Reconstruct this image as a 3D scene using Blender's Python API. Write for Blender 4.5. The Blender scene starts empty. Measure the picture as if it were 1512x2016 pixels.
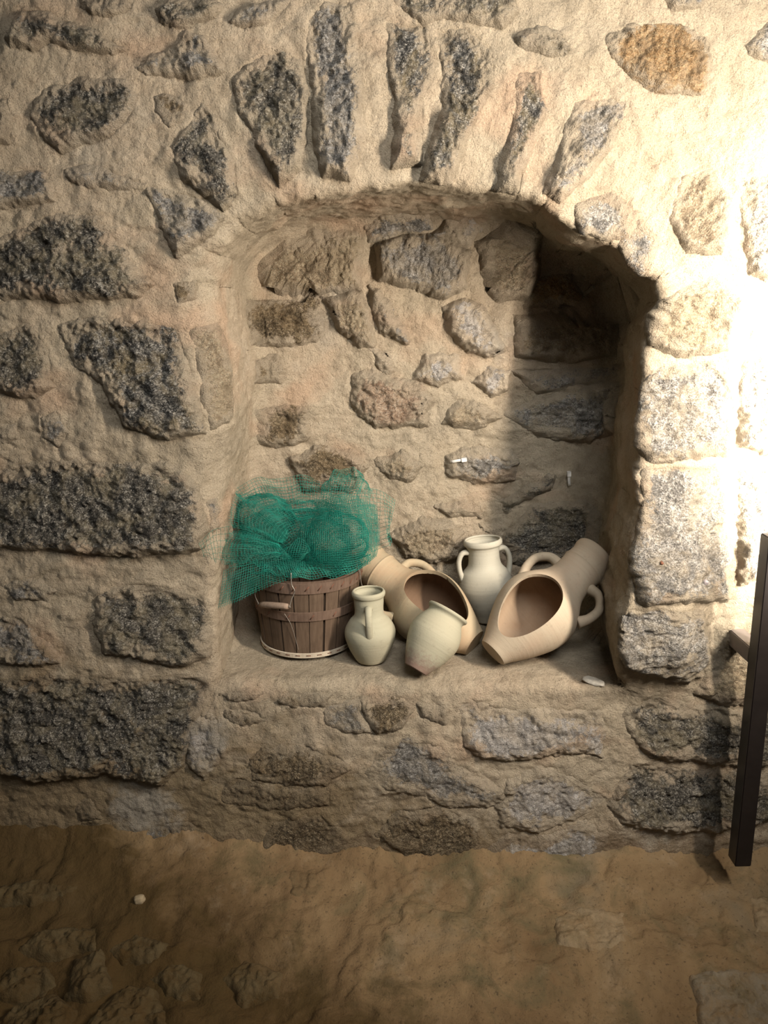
import bpy, bmesh, math, random
import numpy as np
from mathutils import Vector, Matrix

random.seed(7)
scene = bpy.context.scene
COL = scene.collection

# ------------------------------------------------------------------ camera
CAM = np.array([0.0, -1.75, 1.45])
PITCH = math.radians(14.0)
FPX = 1500.0
cam_d = bpy.data.cameras.new('camera')
cam_d.sensor_fit = 'VERTICAL'
cam_d.sensor_height = 36.0
cam_d.lens = 36.0 * FPX / 2016.0
cam_d.clip_start = 0.02
cam = bpy.data.objects.new('camera', cam_d)
cam.location = CAM
cam.rotation_euler = (math.radians(90) - PITCH, 0, 0)
COL.objects.link(cam)
scene.camera = cam

# ------------------------------------------------------------------ world, lights, exposure
scene.view_settings.view_transform = 'Standard'
scene.view_settings.look = 'None'
scene.view_settings.gamma = 1.0
scene.view_settings.use_curve_mapping = False
scene.view_settings.exposure = 0.12
scene.render.film_transparent = False

world = bpy.data.worlds.new('world')
scene.world = world
world.use_nodes = True
bg = world.node_tree.nodes['Background']
bg.inputs[0].default_value = (1.0, 0.93, 0.82, 1)
bg.inputs[1].default_value = 0.055


def area_light(name, loc, target, sx, sy, power, color, spread=180):
    d = bpy.data.lights.new(name, 'AREA')
    d.shape = 'RECTANGLE'
    d.size = sx
    d.size_y = sy
    d.energy = power
    d.color = color
    d.spread = math.radians(spread)
    o = bpy.data.objects.new(name, d)
    o.location = loc
    dirv = Vector(target) - Vector(loc)
    o.rotation_euler = dirv.to_track_quat('-Z', 'Y').to_euler()
    COL.objects.link(o)
    return o


# soft fill added high up behind the camera; no window is known there
area_light('fill_light', (0.60, -2.2, 3.3), (0.22, 0.0, 1.45), 1.4, 1.1, 9.5, (1.0, 0.98, 0.94), 58)

# ------------------------------------------------------------------ geometry helpers
SP, CP = math.sin(PITCH), math.cos(PITCH)


def project(P):
    """world points (...,3) -> photo pixels (1512x2016)"""
    d = P - CAM
    x = d[..., 0]
    depth = d[..., 1] * CP - d[..., 2] * SP
    up = d[..., 1] * SP + d[..., 2] * CP
    return 756 + FPX * x / depth, 1008 - FPX * up / depth


def ray(px, py):
    x = (px - 756) / FPX
    u = -(py - 1008) / FPX
    return np.array([x, CP + u * SP, -SP + u * CP])


def at_y(px, py, y):
    d = ray(px, py)
    return CAM + d * ((y - CAM[1]) / d[1])


SILL_Z, SILL_SLOPE = 0.566, 0.10


def on_sill(px, py, lift=0.0):
    d = ray(px, py)
    # z = SILL_Z + slope*y + lift
    t = (SILL_Z + lift + SILL_SLOPE * CAM[1] - CAM[2]) / (d[2] - SILL_SLOPE * d[1])
    return CAM + d * t


_rng = np.random.RandomState(11)
_perm = _rng.permutation(256)
_perm = np.concatenate([_perm, _perm, _perm])
_grad = _rng.normal(size=(256, 3))
_grad /= np.linalg.norm(_grad, axis=1)[:, None]


def perlin(P):
    P = np.asarray(P, dtype=np.float64)
    i = np.floor(P).astype(np.int64)
    f = P - i
    i &= 255
    w = f * f * f * (f * (f * 6 - 15) + 10)
    out = 0
    for dx in (0, 1):
        wx = w[..., 0] if dx else 1 - w[..., 0]
        hx = _perm[i[..., 0] + dx]
        for dy in (0, 1):
            wy = w[..., 1] if dy else 1 - w[..., 1]
            hy = _perm[hx + i[..., 1] + dy]
            for dz in (0, 1):
                wz = w[..., 2] if dz else 1 - w[..., 2]
                g = _grad[_perm[hy + i[..., 2] + dz]]
                dot = (g[..., 0] * (f[..., 0] - dx) + g[..., 1] * (f[..., 1] - dy) + g[..., 2] * (f[..., 2] - dz))
                out = out + wx * wy * wz * dot
    return out * 1.5


def fbm(P, octaves=3, gain=0.5):
    s, a, n = 0, 1.0, 0
    P = np.asarray(P)
    for k in range(octaves):
        s = s + a * perlin(P + 17.3 * k)
        n += a
        a *= gain
        P = P * 2.03
    return s / n


def sstep(a, b, x):
    t = np.clip((x - a) / (b - a), 0, 1)
    return t * t * (3 - 2 * t)


def mesh_np(name, verts, quads, attrs=None, smooth=True, tris=None):
    me = bpy.data.meshes.new(name)
    verts = np.ascontiguousarray(verts, dtype=np.float32)
    quads = np.asarray(quads, dtype=np.int32).reshape(-1, 4)
    nt = 0 if tris is None else len(tris)
    me.vertices.add(len(verts))
    me.vertices.foreach_set('co', verts.ravel())
    nq = len(quads)
    me.loops.add(nq * 4 + nt * 3)
    idx = quads.ravel()
    if nt:
        idx = np.concatenate([idx, np.asarray(tris, dtype=np.int32).ravel()])
    me.loops.foreach_set('vertex_index', idx.astype(np.int32))
    me.polygons.add(nq + nt)
    ls = np.concatenate([np.arange(nq) * 4, nq * 4 + np.arange(nt) * 3]).astype(np.int32)
    me.polygons.foreach_set('loop_start', ls)
    me.polygons.foreach_set('use_smooth', np.full(nq + nt, smooth))
    if attrs:
        for k, v in attrs.items():
            a = me.attributes.new(k, 'FLOAT', 'POINT')
            a.data.foreach_set('value', np.ascontiguousarray(v, dtype=np.float32))
    me.update(calc_edges=True)
    me.validate()
    return me


def link(name, me, material=None, parent=None):
    o = bpy.data.objects.new(name, me)
    if material is not None:
        me.materials.append(material)
    COL.objects.link(o)
    if parent is not None:
        o.parent = parent
    return o


def tag(o, label, cat, group=None):
    o['label'] = label
    o['category'] = cat
    if group:
        o['group'] = group
    return o


def thing(name, label, cat, loc=(0, 0, 0), group=None):
    o = bpy.data.objects.new(name, None)
    o.empty_display_size = 0.05
    o.location = loc
    COL.objects.link(o)
    return tag(o, label, cat, group)


def grid_quads(h, w, wrap=False):
    i = np.arange(h * w).reshape(h, w)
    if wrap:
        i = np.concatenate([i, i[:, :1]], axis=1)
    return np.stack([i[:-1, :-1], i[:-1, 1:], i[1:, 1:], i[1:, :-1]], -1).reshape(-1, 4)


def cr_spline(pts, n, closed=False):
    """Catmull-Rom resample of control points"""
    p = np.asarray(pts, dtype=float)
    m = len(p)
    if closed:
        q = np.concatenate([p[-1:], p, p[:2]])
        segs = m
    else:
        q = np.concatenate([2 * p[:1] - p[1:2], p, 2 * p[-1:] - p[-2:-1]])
        segs = m - 1
    t = np.linspace(0, segs, n, endpoint=not closed)
    k = np.minimum(t.astype(int), segs - 1)
    f = (t - k)[:, None]
    a, b, c, d = q[k], q[k + 1], q[k + 2], q[k + 3]
    return 0.5 * (2 * b + (c - a) * f + (2 * a - 5 * b + 4 * c - d) * f ** 2 + (3 * b - a - 3 * c + d) * f ** 3)


def tube_mesh(path, radius, sides=8, flat=1.0, ref=(0, 0, 1), cap=True):
    """swept tube; radius scalar or array, flat scales the second axis"""
    p = np.asarray(path, dtype=float)
    n = len(p)
    T = np.gradient(p, axis=0)
    T /= np.linalg.norm(T, axis=1)[:, None] + 1e-12
    ref = np.asarray(ref, float)
    A = np.cross(T, ref)
    A /= np.linalg.norm(A, axis=1)[:, None] + 1e-12
    B = np.cross(A, T)
    r = np.broadcast_to(np.asarray(radius, float), (n,))
    ang = np.linspace(0, 2 * np.pi, sides, endpoint=False)
    V = p[:, None, :] + r[:, None, None] * (np.cos(ang)[None, :, None] * A[:, None, :] + flat * np.sin(ang)[None, :, None] * B[:, None, :])
    V = V.reshape(-1, 3)
    Q = grid_quads(n, sides, wrap=True)
    tris = None
    if cap:
        c0, c1 = len(V), len(V) + 1
        V = np.concatenate([V, p[:1], p[-1:]])
        k = np.arange(sides)
        k2 = (k + 1) % sides
        b = (n - 1) * sides
        tris = np.concatenate([np.stack([np.full(sides, c0), k2, k], -1), np.stack([np.full(sides, c1), b + k, b + k2], -1)])
    return V, Q, tris


CEM = [(at_y(285, 1590, 0.0)[0], at_y(285, 1590, 0.0)[2]), (at_y(402, 1460, 0.0)[0], at_y(402, 1460, 0.0)[2])]


# ------------------------------------------------------------------ materials
class NT:
    def __init__(self, name):
        self.m = bpy.data.materials.new(name)
        self.m.use_nodes = True
        self.t = self.m.node_tree
        self.b = self.t.nodes['Principled BSDF']
        self.co = self.t.nodes.new('ShaderNodeTexCoord').outputs['Object']

    def n(self, typ, **kw):
        nd = self.t.nodes.new(typ)
        for k, v in kw.items():
            setattr(nd, k, v)
        return nd

    def set(self, sock, v):
        if isinstance(v, bpy.types.NodeSocket):
            self.t.links.new(v, sock)
        else:
            if isinstance(v, (tuple, list)) and len(v) == 3 and len(sock.default_value) == 4:
                v = (*v, 1)
            sock.default_value = v

    def noise(self, scale, detail=4, rough=0.55, dist=0.0, vec=None):
        nd = self.n('ShaderNodeTexNoise')
        self.set(nd.inputs['Vector'], vec or self.co)
        nd.inputs['Scale'].default_value = scale
        nd.inputs['Detail'].default_value = detail
        nd.inputs['Roughness'].default_value = rough
        nd.inputs['Distortion'].default_value = dist
        return nd.outputs['Fac']

    def voro(self, scale, feature='F1', out='Distance', vec=None):
        nd = self.n('ShaderNodeTexVoronoi', feature=feature)
        self.set(nd.inputs['Vector'], vec or self.co)
        nd.inputs['Scale'].default_value = scale
        return nd.outputs[out]

    def ramp(self, fac, stops, interp='LINEAR'):
        nd = self.n('ShaderNodeValToRGB')
        cr = nd.color_ramp
        cr.interpolation = interp
        while len(cr.elements) < len(stops):
            cr.elements.new(0.5)
        for e, (p, c) in zip(cr.elements, stops):
            e.position = p
            e.color = (c, c, c, 1) if isinstance(c, (int, float)) else (*c, 1)
        self.set(nd.inputs[0], fac)
        return nd.outputs[0]

    def mix(self, fac, a, b, mode='MIX'):
        nd = self.n('ShaderNodeMix', data_type='RGBA', blend_type=mode)
        self.set(nd.inputs[0], fac)
        self.set(nd.inputs[6], a)
        self.set(nd.inputs[7], b)
        return nd.outputs[2]

    def math(self, op, a, b=0.0, clamp=False):
        nd = self.n('ShaderNodeMath', operation=op)
        nd.use_clamp = clamp
        self.set(nd.inputs[0], a)
        self.set(nd.inputs[1], b)
        return nd.outputs[0]

    def attr(self, name):
        return self.n('ShaderNodeAttribute', attribute_name=name).outputs['Fac']

    def mapping(self, scale=(1, 1, 1), rot=(0, 0, 0)):
        nd = self.n('ShaderNodeMapping')
        self.set(nd.inputs['Vector'], self.co)
        nd.inputs['Scale'].default_value = scale
        nd.inputs['Rotation'].default_value = rot
        return nd.outputs[0]

    def bump(self, height, dist, strength=1.0, normal=None):
        nd = self.n('ShaderNodeBump')
        nd.inputs['Strength'].default_value = strength
        nd.inputs['Distance'].default_value = dist
        self.set(nd.inputs['Height'], height)
        if normal is not None:
            self.set(nd.inputs['Normal'], normal)
        return nd.outputs[0]

    def done(self, color, rough=0.9, normal=None, spec=0.3, **kw):
        self.set(self.b.inputs['Base Color'], color)
        self.set(self.b.inputs['Roughness'], rough)
        self.set(self.b.inputs['Specular IOR Level'], spec)
        if normal is not None:
            self.set(self.b.inputs['Normal'], normal)
        for k, v in kw.items():
            self.set(self.b.inputs[k], v)
        return self.m


def mortar_color(t):
    big = t.noise(2.3, 4, 0.6)
    base = t.ramp(big, [(0.30, (0.320, 0.276, 0.206)), (0.46, (0.394, 0.331, 0.241)), (0.60, (0.448, 0.362, 0.264)), (0.74, (0.385, 0.352, 0.294))])
    mid = t.noise(17, 6, 0.7)
    base = t.mix(t.ramp(mid, [(0.38, 0.0), (0.72, 0.75)]), base, (0.533, 0.455, 0.346))
    base = t.mix(t.ramp(mid, [(0.26, 0.65), (0.42, 0.0)]), base, (0.235, 0.195, 0.141))
    pink = t.ramp(t.noise(5.1, 3, 0.5, vec=t.mapping((1, 1, 1.3))), [(0.54, 0.0), (0.70, 0.6)])
    base = t.mix(pink, base, (0.491, 0.336, 0.229))
    grain = t.noise(250, 4, 0.75)
    base = t.mix(t.ramp(grain, [(0.33, 0.5), (0.46, 0.0)]), base, (0.171, 0.135, 0.094))
    # brown earth stain low on the left, also painting the dim warm light there
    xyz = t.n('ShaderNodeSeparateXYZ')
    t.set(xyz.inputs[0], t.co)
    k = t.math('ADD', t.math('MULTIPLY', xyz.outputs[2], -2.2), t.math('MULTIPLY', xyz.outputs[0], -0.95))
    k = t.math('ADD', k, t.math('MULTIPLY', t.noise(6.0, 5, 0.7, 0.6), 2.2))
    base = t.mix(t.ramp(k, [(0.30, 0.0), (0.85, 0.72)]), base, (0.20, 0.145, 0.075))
    # grey cement patching left of the niche foot
    for cx, cz, rr in ((CEM[0][0], CEM[0][1], 0.13), (CEM[1][0], CEM[1][1], 0.10)):
        dn = t.n('ShaderNodeVectorMath', operation='DISTANCE')
        t.set(dn.inputs[0], t.co)
        dn.inputs[1].default_value = (cx, 0.0, cz)
        kk = t.math('ADD', t.math('MULTIPLY', dn.outputs['Value'], -1.0 / rr), t.math('MULTIPLY', t.noise(16.0, 5, 0.7, 0.5), 1.6))
        base = t.mix(t.ramp(kk, [(0.0, 0.0), (0.40, 0.75)]), base, (0.37, 0.345, 0.30))
    # floor dirt caught along the foot of the wall
    k2 = t.math('ADD', t.math('MULTIPLY', xyz.outputs[2], -7.0), t.math('MULTIPLY', t.noise(14.0, 5, 0.7, 0.6), 2.0))
    base = t.mix(t.ramp(k2, [(0.0, 0.0), (0.35, 0.8)]), base, (0.235, 0.178, 0.115))
    return base


def make_mortar():
    t = NT('lime_mortar')
    c = mortar_color(t)
    h1 = t.noise(62, 6, 0.68)
    h2 = t.noise(300, 3, 0.7)
    pits = t.ramp(t.voro(85, 'F1'), [(0.0, 0.0), (0.14, 1.0)])
    n = t.bump(h1, 0.016, 0.95)
    n = t.bump(h2, 0.0036, 0.9, n)
    n = t.bump(pits, 0.002, 0.5, n)
    return t.done(c, 0.95, n, 0.12)


def make_stone(name, dark, mid, light, tint, tint_amt=0.5, smear=0.25, fleck=0.5, smear_fn=None, relief=1.0):
    t = NT(name)
    warp = t.mapping((1, 1, 1.25), (0.3, 0.2, 0.5))
    cry = t.noise(105, 6, 0.8, 0.9, warp)
    c = t.ramp(cry, [(0.40, dark), (0.50, mid), (0.59, light)])
    cells = t.n('ShaderNodeTexVoronoi')
    t.set(cells.inputs['Vector'], warp)
    cells.inputs['Scale'].default_value = 310
    cv = t.n('ShaderNodeSeparateColor')
    t.set(cv.inputs[0], cells.outputs['Color'])
    spots = t.math('MULTIPLY', t.ramp(cv.outputs[0], [(0.80, 0.0), (0.84, 1.0)]), min(1.0, fleck * 1.15))
    c = t.mix(spots, c, tuple(min(0.66, x * 1.5 + 0.07) for x in light))
    spots2 = t.math('MULTIPLY', t.ramp(cv.outputs[1], [(0.72, 0.0), (0.76, 1.0)]), min(1.0, fleck * 1.6))
    c = t.mix(spots2, c, tuple(x * 0.4 for x in dark))
    spots3 = t.ramp(t.noise(150, 3, 0.6, 0.5), [(0.32, 0.85), (0.42, 0.0)])
    c = t.mix(spots3, c, tuple(x * 0.45 for x in dark))
    pat = t.noise(26, 5, 0.7, 0.5)
    c = t.mix(t.ramp(pat, [(0.36, 0.75), (0.52, 0.0)]), c, tuple(x * 0.75 for x in dark))
    c = t.mix(t.ramp(pat, [(0.56, 0.0), (0.74, 0.6)]), c, light)
    blot = t.ramp(t.noise(13, 6, 0.7, 0.6), [(0.45, 0.0), (0.62, 1.0)])
    c = t.mix(t.math('MULTIPLY', blot, tint_amt), c, tint)
    # mortar smeared over the rim and in patches
    edge = t.attr('edge')
    sm = t.math('ADD', t.math('MULTIPLY', t.noise(11, 3, 0.6, 0.5), 0.95), t.math('MULTIPLY', t.noise(60, 6, 0.75, 0.8), 0.75))
    sm = t.math('ADD', sm, t.math('MULTIPLY', edge, -0.42))
    sm = t.math('ADD', sm, smear * 0.5 - 0.36)
    sf = t.ramp(sm, [(0.36, 0.0), (0.46, 1.0)])
    c = t.mix(t.math('MULTIPLY', sf, 0.92), c, (smear_fn or mortar_color)(t))
    n = t.bump(t.noise(60, 6, 0.78, 0.4), 0.022 * relief, 1.0)
    n = t.bump(cry, 0.008 * relief, 0.9, n)
    n = t.bump(cells.outputs['Distance'], 0.0025, 0.6, n)
    return t.done(c, t.ramp(cells.outputs['Color'], [(0.2, 0.85), (0.9, 0.5)]), n, 0.35)


MORTAR = make_mortar()
STONE = {
    'dark': make_stone('dark_granite', (0.062, 0.056, 0.047), (0.165, 0.15, 0.125), (0.37, 0.345, 0.295), (0.31, 0.26, 0.165), 0.55, 0.30, 0.5),
    'blue': make_stone('blue_grey_granite', (0.054, 0.052, 0.048), (0.16, 0.152, 0.138), (0.38, 0.36, 0.32), (0.34, 0.27, 0.15), 0.55, 0.32, 0.5),
    'grey': make_stone('grey_stone', (0.15, 0.14, 0.125), (0.31, 0.29, 0.26), (0.46, 0.435, 0.40), (0.36, 0.30, 0.21), 0.5, 0.32, 0.3, None, 0.75),
    'pale': make_stone('pale_grey_stone', (0.28, 0.26, 0.24), (0.43, 0.405, 0.38), (0.57, 0.54, 0.51), (0.43, 0.36, 0.27), 0.45, 0.33, 0.2, None, 0.55),
    'tan': make_stone('tan_stone', (0.24, 0.18, 0.115), (0.40, 0.315, 0.21), (0.52, 0.425, 0.30), (0.40, 0.33, 0.225), 0.6, 0.34, 0.25),
    'rust': make_stone('rust_brown_stone', (0.22, 0.13, 0.055), (0.36, 0.225, 0.105), (0.50, 0.36, 0.21), (0.42, 0.33, 0.22), 0.5, 0.16, 0.2),
    'brown': make_stone('brown_stone', (0.085, 0.062, 0.036), (0.19, 0.14, 0.08), (0.36, 0.29, 0.19), (0.28, 0.20, 0.11), 0.5, 0.22, 0.35),
    'pink': make_stone('pinkish_stone', (0.26, 0.17, 0.11), (0.44, 0.31, 0.215), (0.56, 0.44, 0.33), (0.44, 0.36, 0.26), 0.5, 0.28, 0.25),
    'light': make_stone('light_granite', (0.16, 0.15, 0.135), (0.40, 0.375, 0.335), (0.60, 0.57, 0.52), (0.50, 0.41, 0.28), 0.45, 0.24, 0.4),
}


def floor_color(t):
    big = t.noise(3.0, 5, 0.6, 0.5)
    c = t.ramp(big, [(0.28, (0.091, 0.056, 0.026)), (0.44, (0.171, 0.112, 0.058)), (0.58, (0.228, 0.157, 0.084)), (0.72, (0.181, 0.142, 0.090))])
    olive = t.ramp(t.noise(7, 5, 0.65, 0.6), [(0.50, 0.0), (0.68, 0.8)])
    c = t.mix(olive, c, (0.102, 0.088, 0.047))
    pale = t.ramp(t.noise(11, 6, 0.7), [(0.56, 0.0), (0.72, 0.5)])
    c = t.mix(pale, c, (0.288, 0.219, 0.143))
    pit = t.ramp(t.noise(120, 4, 0.7), [(0.32, 0.7), (0.42, 0.0)])
    c = t.mix(pit, c, (0.053, 0.038, 0.024))
    # near left floor darkened: dark earth tone with the corner's shade painted in
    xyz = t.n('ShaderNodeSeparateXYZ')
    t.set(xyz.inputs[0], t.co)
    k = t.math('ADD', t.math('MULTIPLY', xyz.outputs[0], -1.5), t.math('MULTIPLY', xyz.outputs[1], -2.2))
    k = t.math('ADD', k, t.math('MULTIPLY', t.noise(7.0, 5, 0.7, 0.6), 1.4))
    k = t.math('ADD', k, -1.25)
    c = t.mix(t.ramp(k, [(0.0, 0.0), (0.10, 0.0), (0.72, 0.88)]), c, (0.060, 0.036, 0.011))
    return c


def make_floor_mat():
    t = NT('ochre_plaster_floor')
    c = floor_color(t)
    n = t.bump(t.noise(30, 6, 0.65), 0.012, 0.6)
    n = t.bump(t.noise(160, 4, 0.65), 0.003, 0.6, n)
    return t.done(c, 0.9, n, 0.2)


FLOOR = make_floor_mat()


def make_floor_stone(name, tone, amt):
    t = NT(name)
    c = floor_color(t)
    c = t.mix(t.math('MULTIPLY', t.ramp(t.noise(19, 6, 0.7, 0.5), [(0.36, 0.0), (0.62, 1.0)]), amt), c, tone)
    n = t.bump(t.noise(40, 6, 0.7, 0.3), 0.010, 0.6)
    n = t.bump(t.noise(170, 4, 0.65), 0.003, 0.6, n)
    return t.done(c, 0.9, n, 0.2)


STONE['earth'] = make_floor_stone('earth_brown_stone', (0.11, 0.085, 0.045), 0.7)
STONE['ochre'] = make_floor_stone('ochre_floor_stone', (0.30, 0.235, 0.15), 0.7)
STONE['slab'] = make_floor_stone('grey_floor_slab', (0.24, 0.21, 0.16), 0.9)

# ------------------------------------------------------------------ the wall with its niche
NICHE_D = 0.42
OUT_PX = [(430, 1352), (426, 1290), (424, 1200), (426, 1100), (432, 1000), (440, 900), (446, 800), (442, 700), (428, 620), (420, 560),
          (432, 500), (475, 442), (545, 402), (620, 385), (700, 374), (790, 368), (870, 372), (950, 378), (1020, 385), (1070, 402),
          (1100, 432), (1128, 458), (1165, 474), (1202, 482), (1228, 508), (1262, 530), (1296, 548), (1300, 592), (1280, 640), (1266, 690), (1262, 770), (1246, 860),
          (1243, 930), (1246, 985), (1228, 1040), (1215, 1100), (1208, 1150), (1194, 1200), (1192, 1260), (1202, 1320), (1214, 1356),
          (1100, 1356), (950, 1352), (800, 1352), (640, 1352), (520, 1352)]
_o = np.array([at_y(px, py, 0.0) for px, py in OUT_PX])[:, [0, 2]]
_o[-5:, 1] = SILL_Z
_o[0, 1] = SILL_Z
_o[OUT_PX.index((1214, 1356)), 1] = SILL_Z
OUTLINE = np.array(_o)


def outline_sd(x, z):
    """signed distance (positive outside) and outward gradient"""
    best = np.full(x.shape, 1e9)
    nx = np.zeros(x.shape)
    nz = np.zeros(x.shape)
    inside = np.zeros(x.shape, bool)
    m = len(OUTLINE)
    for k in range(m):
        ax, az = OUTLINE[k]
        bx, bz = OUTLINE[(k + 1) % m]
        ex, ez = bx - ax, bz - az
        t = np.clip(((x - ax) * ex + (z - az) * ez) / (ex * ex + ez * ez), 0, 1)
        dx, dz = x - ax - t * ex, z - az - t * ez
        d = dx * dx + dz * dz
        u = d < best
        best = np.where(u, d, best)
        nx = np.where(u, dx, nx)
        nz = np.where(u, dz, nz)
        c = ((az > z) != (bz > z)) & (x < (bx - ax) * (z - az) / (bz - az + 1e-15) + ax)
        inside ^= c
    d = np.sqrt(best) + 1e-9
    s = np.where(inside, -1.0, 1.0)
    return s * d, s * nx / d, s * nz / d


PA, PB = 0.17, 0.24


def niche_profile(p, r1, r2=0.05):
    D = NICHE_D
    L = [PA - r1, math.pi / 2 * r1, D - r1 - r2, math.pi / 2 * r2, PB - r2]
    tot = sum(L)
    t = np.clip((PA - p) / (PA + PB), 0, 1) * tot
    c = np.cumsum([0] + L)
    s = np.zeros_like(p)
    y = np.zeros_like(p)
    m = t <= c[1]
    s = np.where(m, PA - t, s)
    m = (t > c[1]) & (t <= c[2])
    a = (t - c[1]) / r1
    s = np.where(m, r1 - r1 * np.sin(a), s)
    y = np.where(m, r1 - r1 * np.cos(a), y)
    m = (t > c[2]) & (t <= c[3])
    y = np.where(m, r1 + (t - c[2]), y)
    m = (t > c[3]) & (t <= c[4])
    a = (t - c[3]) / r2
    s = np.where(m, -(r2 - r2 * np.cos(a)), s)
    y = np.where(m, D - r2 + r2 * np.sin(a), y)
    m = t > c[4]
    s = np.where(m, -r2 - (t - c[4]), s)
    y = np.where(m, D, y)
    s = np.where(p >= PA, p, np.where(p <= -PB, p, s))
    return s, y


def wall_base(X, Z):
    """flat parameter grid -> undisplaced wall surface with niche; returns points and normals"""
    sd, gx, gz = outline_sd(X, Z)
    Q = np.stack([X, np.zeros_like(X), Z], -1)
    jag = 0.016 * fbm(Q * 13, 3) + 0.009 * fbm(Q * 38, 2)
    # smooth plaster haunch on the upper left, smooth sill
    wl = sstep(-0.12, -0.34, X) * sstep(0.75, 1.15, Z) * sstep(1.85, 1.6, Z)
    flat = sstep(0.68, 0.60, Z)
    p = sd + jag * (1 - flat) * (1 - 0.6 * wl)
    s1, y1 = niche_profile(p, 0.022)
    s2, y2 = niche_profile(p, 0.085)
    w = np.clip(wl + 0.12 * flat, 0, 1)
    s = s1 * (1 - w) + s2 * w
    y = y1 * (1 - w) + y2 * w
    x = X + gx * (s - sd)
    z = Z + gz * (s - sd)
    f = np.clip(y / NICHE_D, 0, 1)
    x = x + 0.075 * f * sstep(0.15, 0.5, x) * sstep(0.5, 0.7, z + 0.12)
    z = z + SILL_SLOPE * y * sstep(0.95, 0.60, z)
    # the pier right of the niche bellies out towards its foot
    y = y - 0.10 * (1 - f) ** 2 * sstep(1.45, 0.75, z) * sstep(0.36, 0.54, x) * sstep(0.84, 0.66, x) * sstep(0.50, 0.72, z)
    P = np.stack([x, y, z], -1)
    du = np.gradient(P, axis=1)
    dv = np.gradient(P, axis=0)
    N = np.cross(du, dv)
    N /= np.linalg.norm(N, axis=-1)[..., None] + 1e-12
    return P, N


def mortar_low(P):
    sill = sstep(0.02, 0.10, P[..., 1]) * sstep(0.68, 0.60, P[..., 2])
    v = 0.014 * fbm(P * 4.2, 2) + 0.008 * fbm(P * 12 + 5, 2)
    return v * (1 - 0.85 * sill)


def poly_sd(poly, x, y):
    """signed distance in pixels, positive inside"""
    best = np.full(x.shape, 1e12)
    inside = np.zeros(x.shape, bool)
    m = len(poly)
    for k in range(m):
        ax, ay = poly[k]
        bx, by = poly[(k + 1) % m]
        ex, ey = bx - ax, by - ay
        t = np.clip(((x - ax) * ex + (y - ay) * ey) / (ex * ex + ey * ey + 1e-9), 0, 1)
        dx, dy = x - ax - t * ex, y - ay - t * ey
        best = np.minimum(best, dx * dx + dy * dy)
        inside ^= ((ay > y) != (by > y)) & (x < (bx - ax) * (y - ay) / (by - ay + 1e-15) + ax)
    return np.where(inside, 1, -1) * np.sqrt(best)


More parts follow.
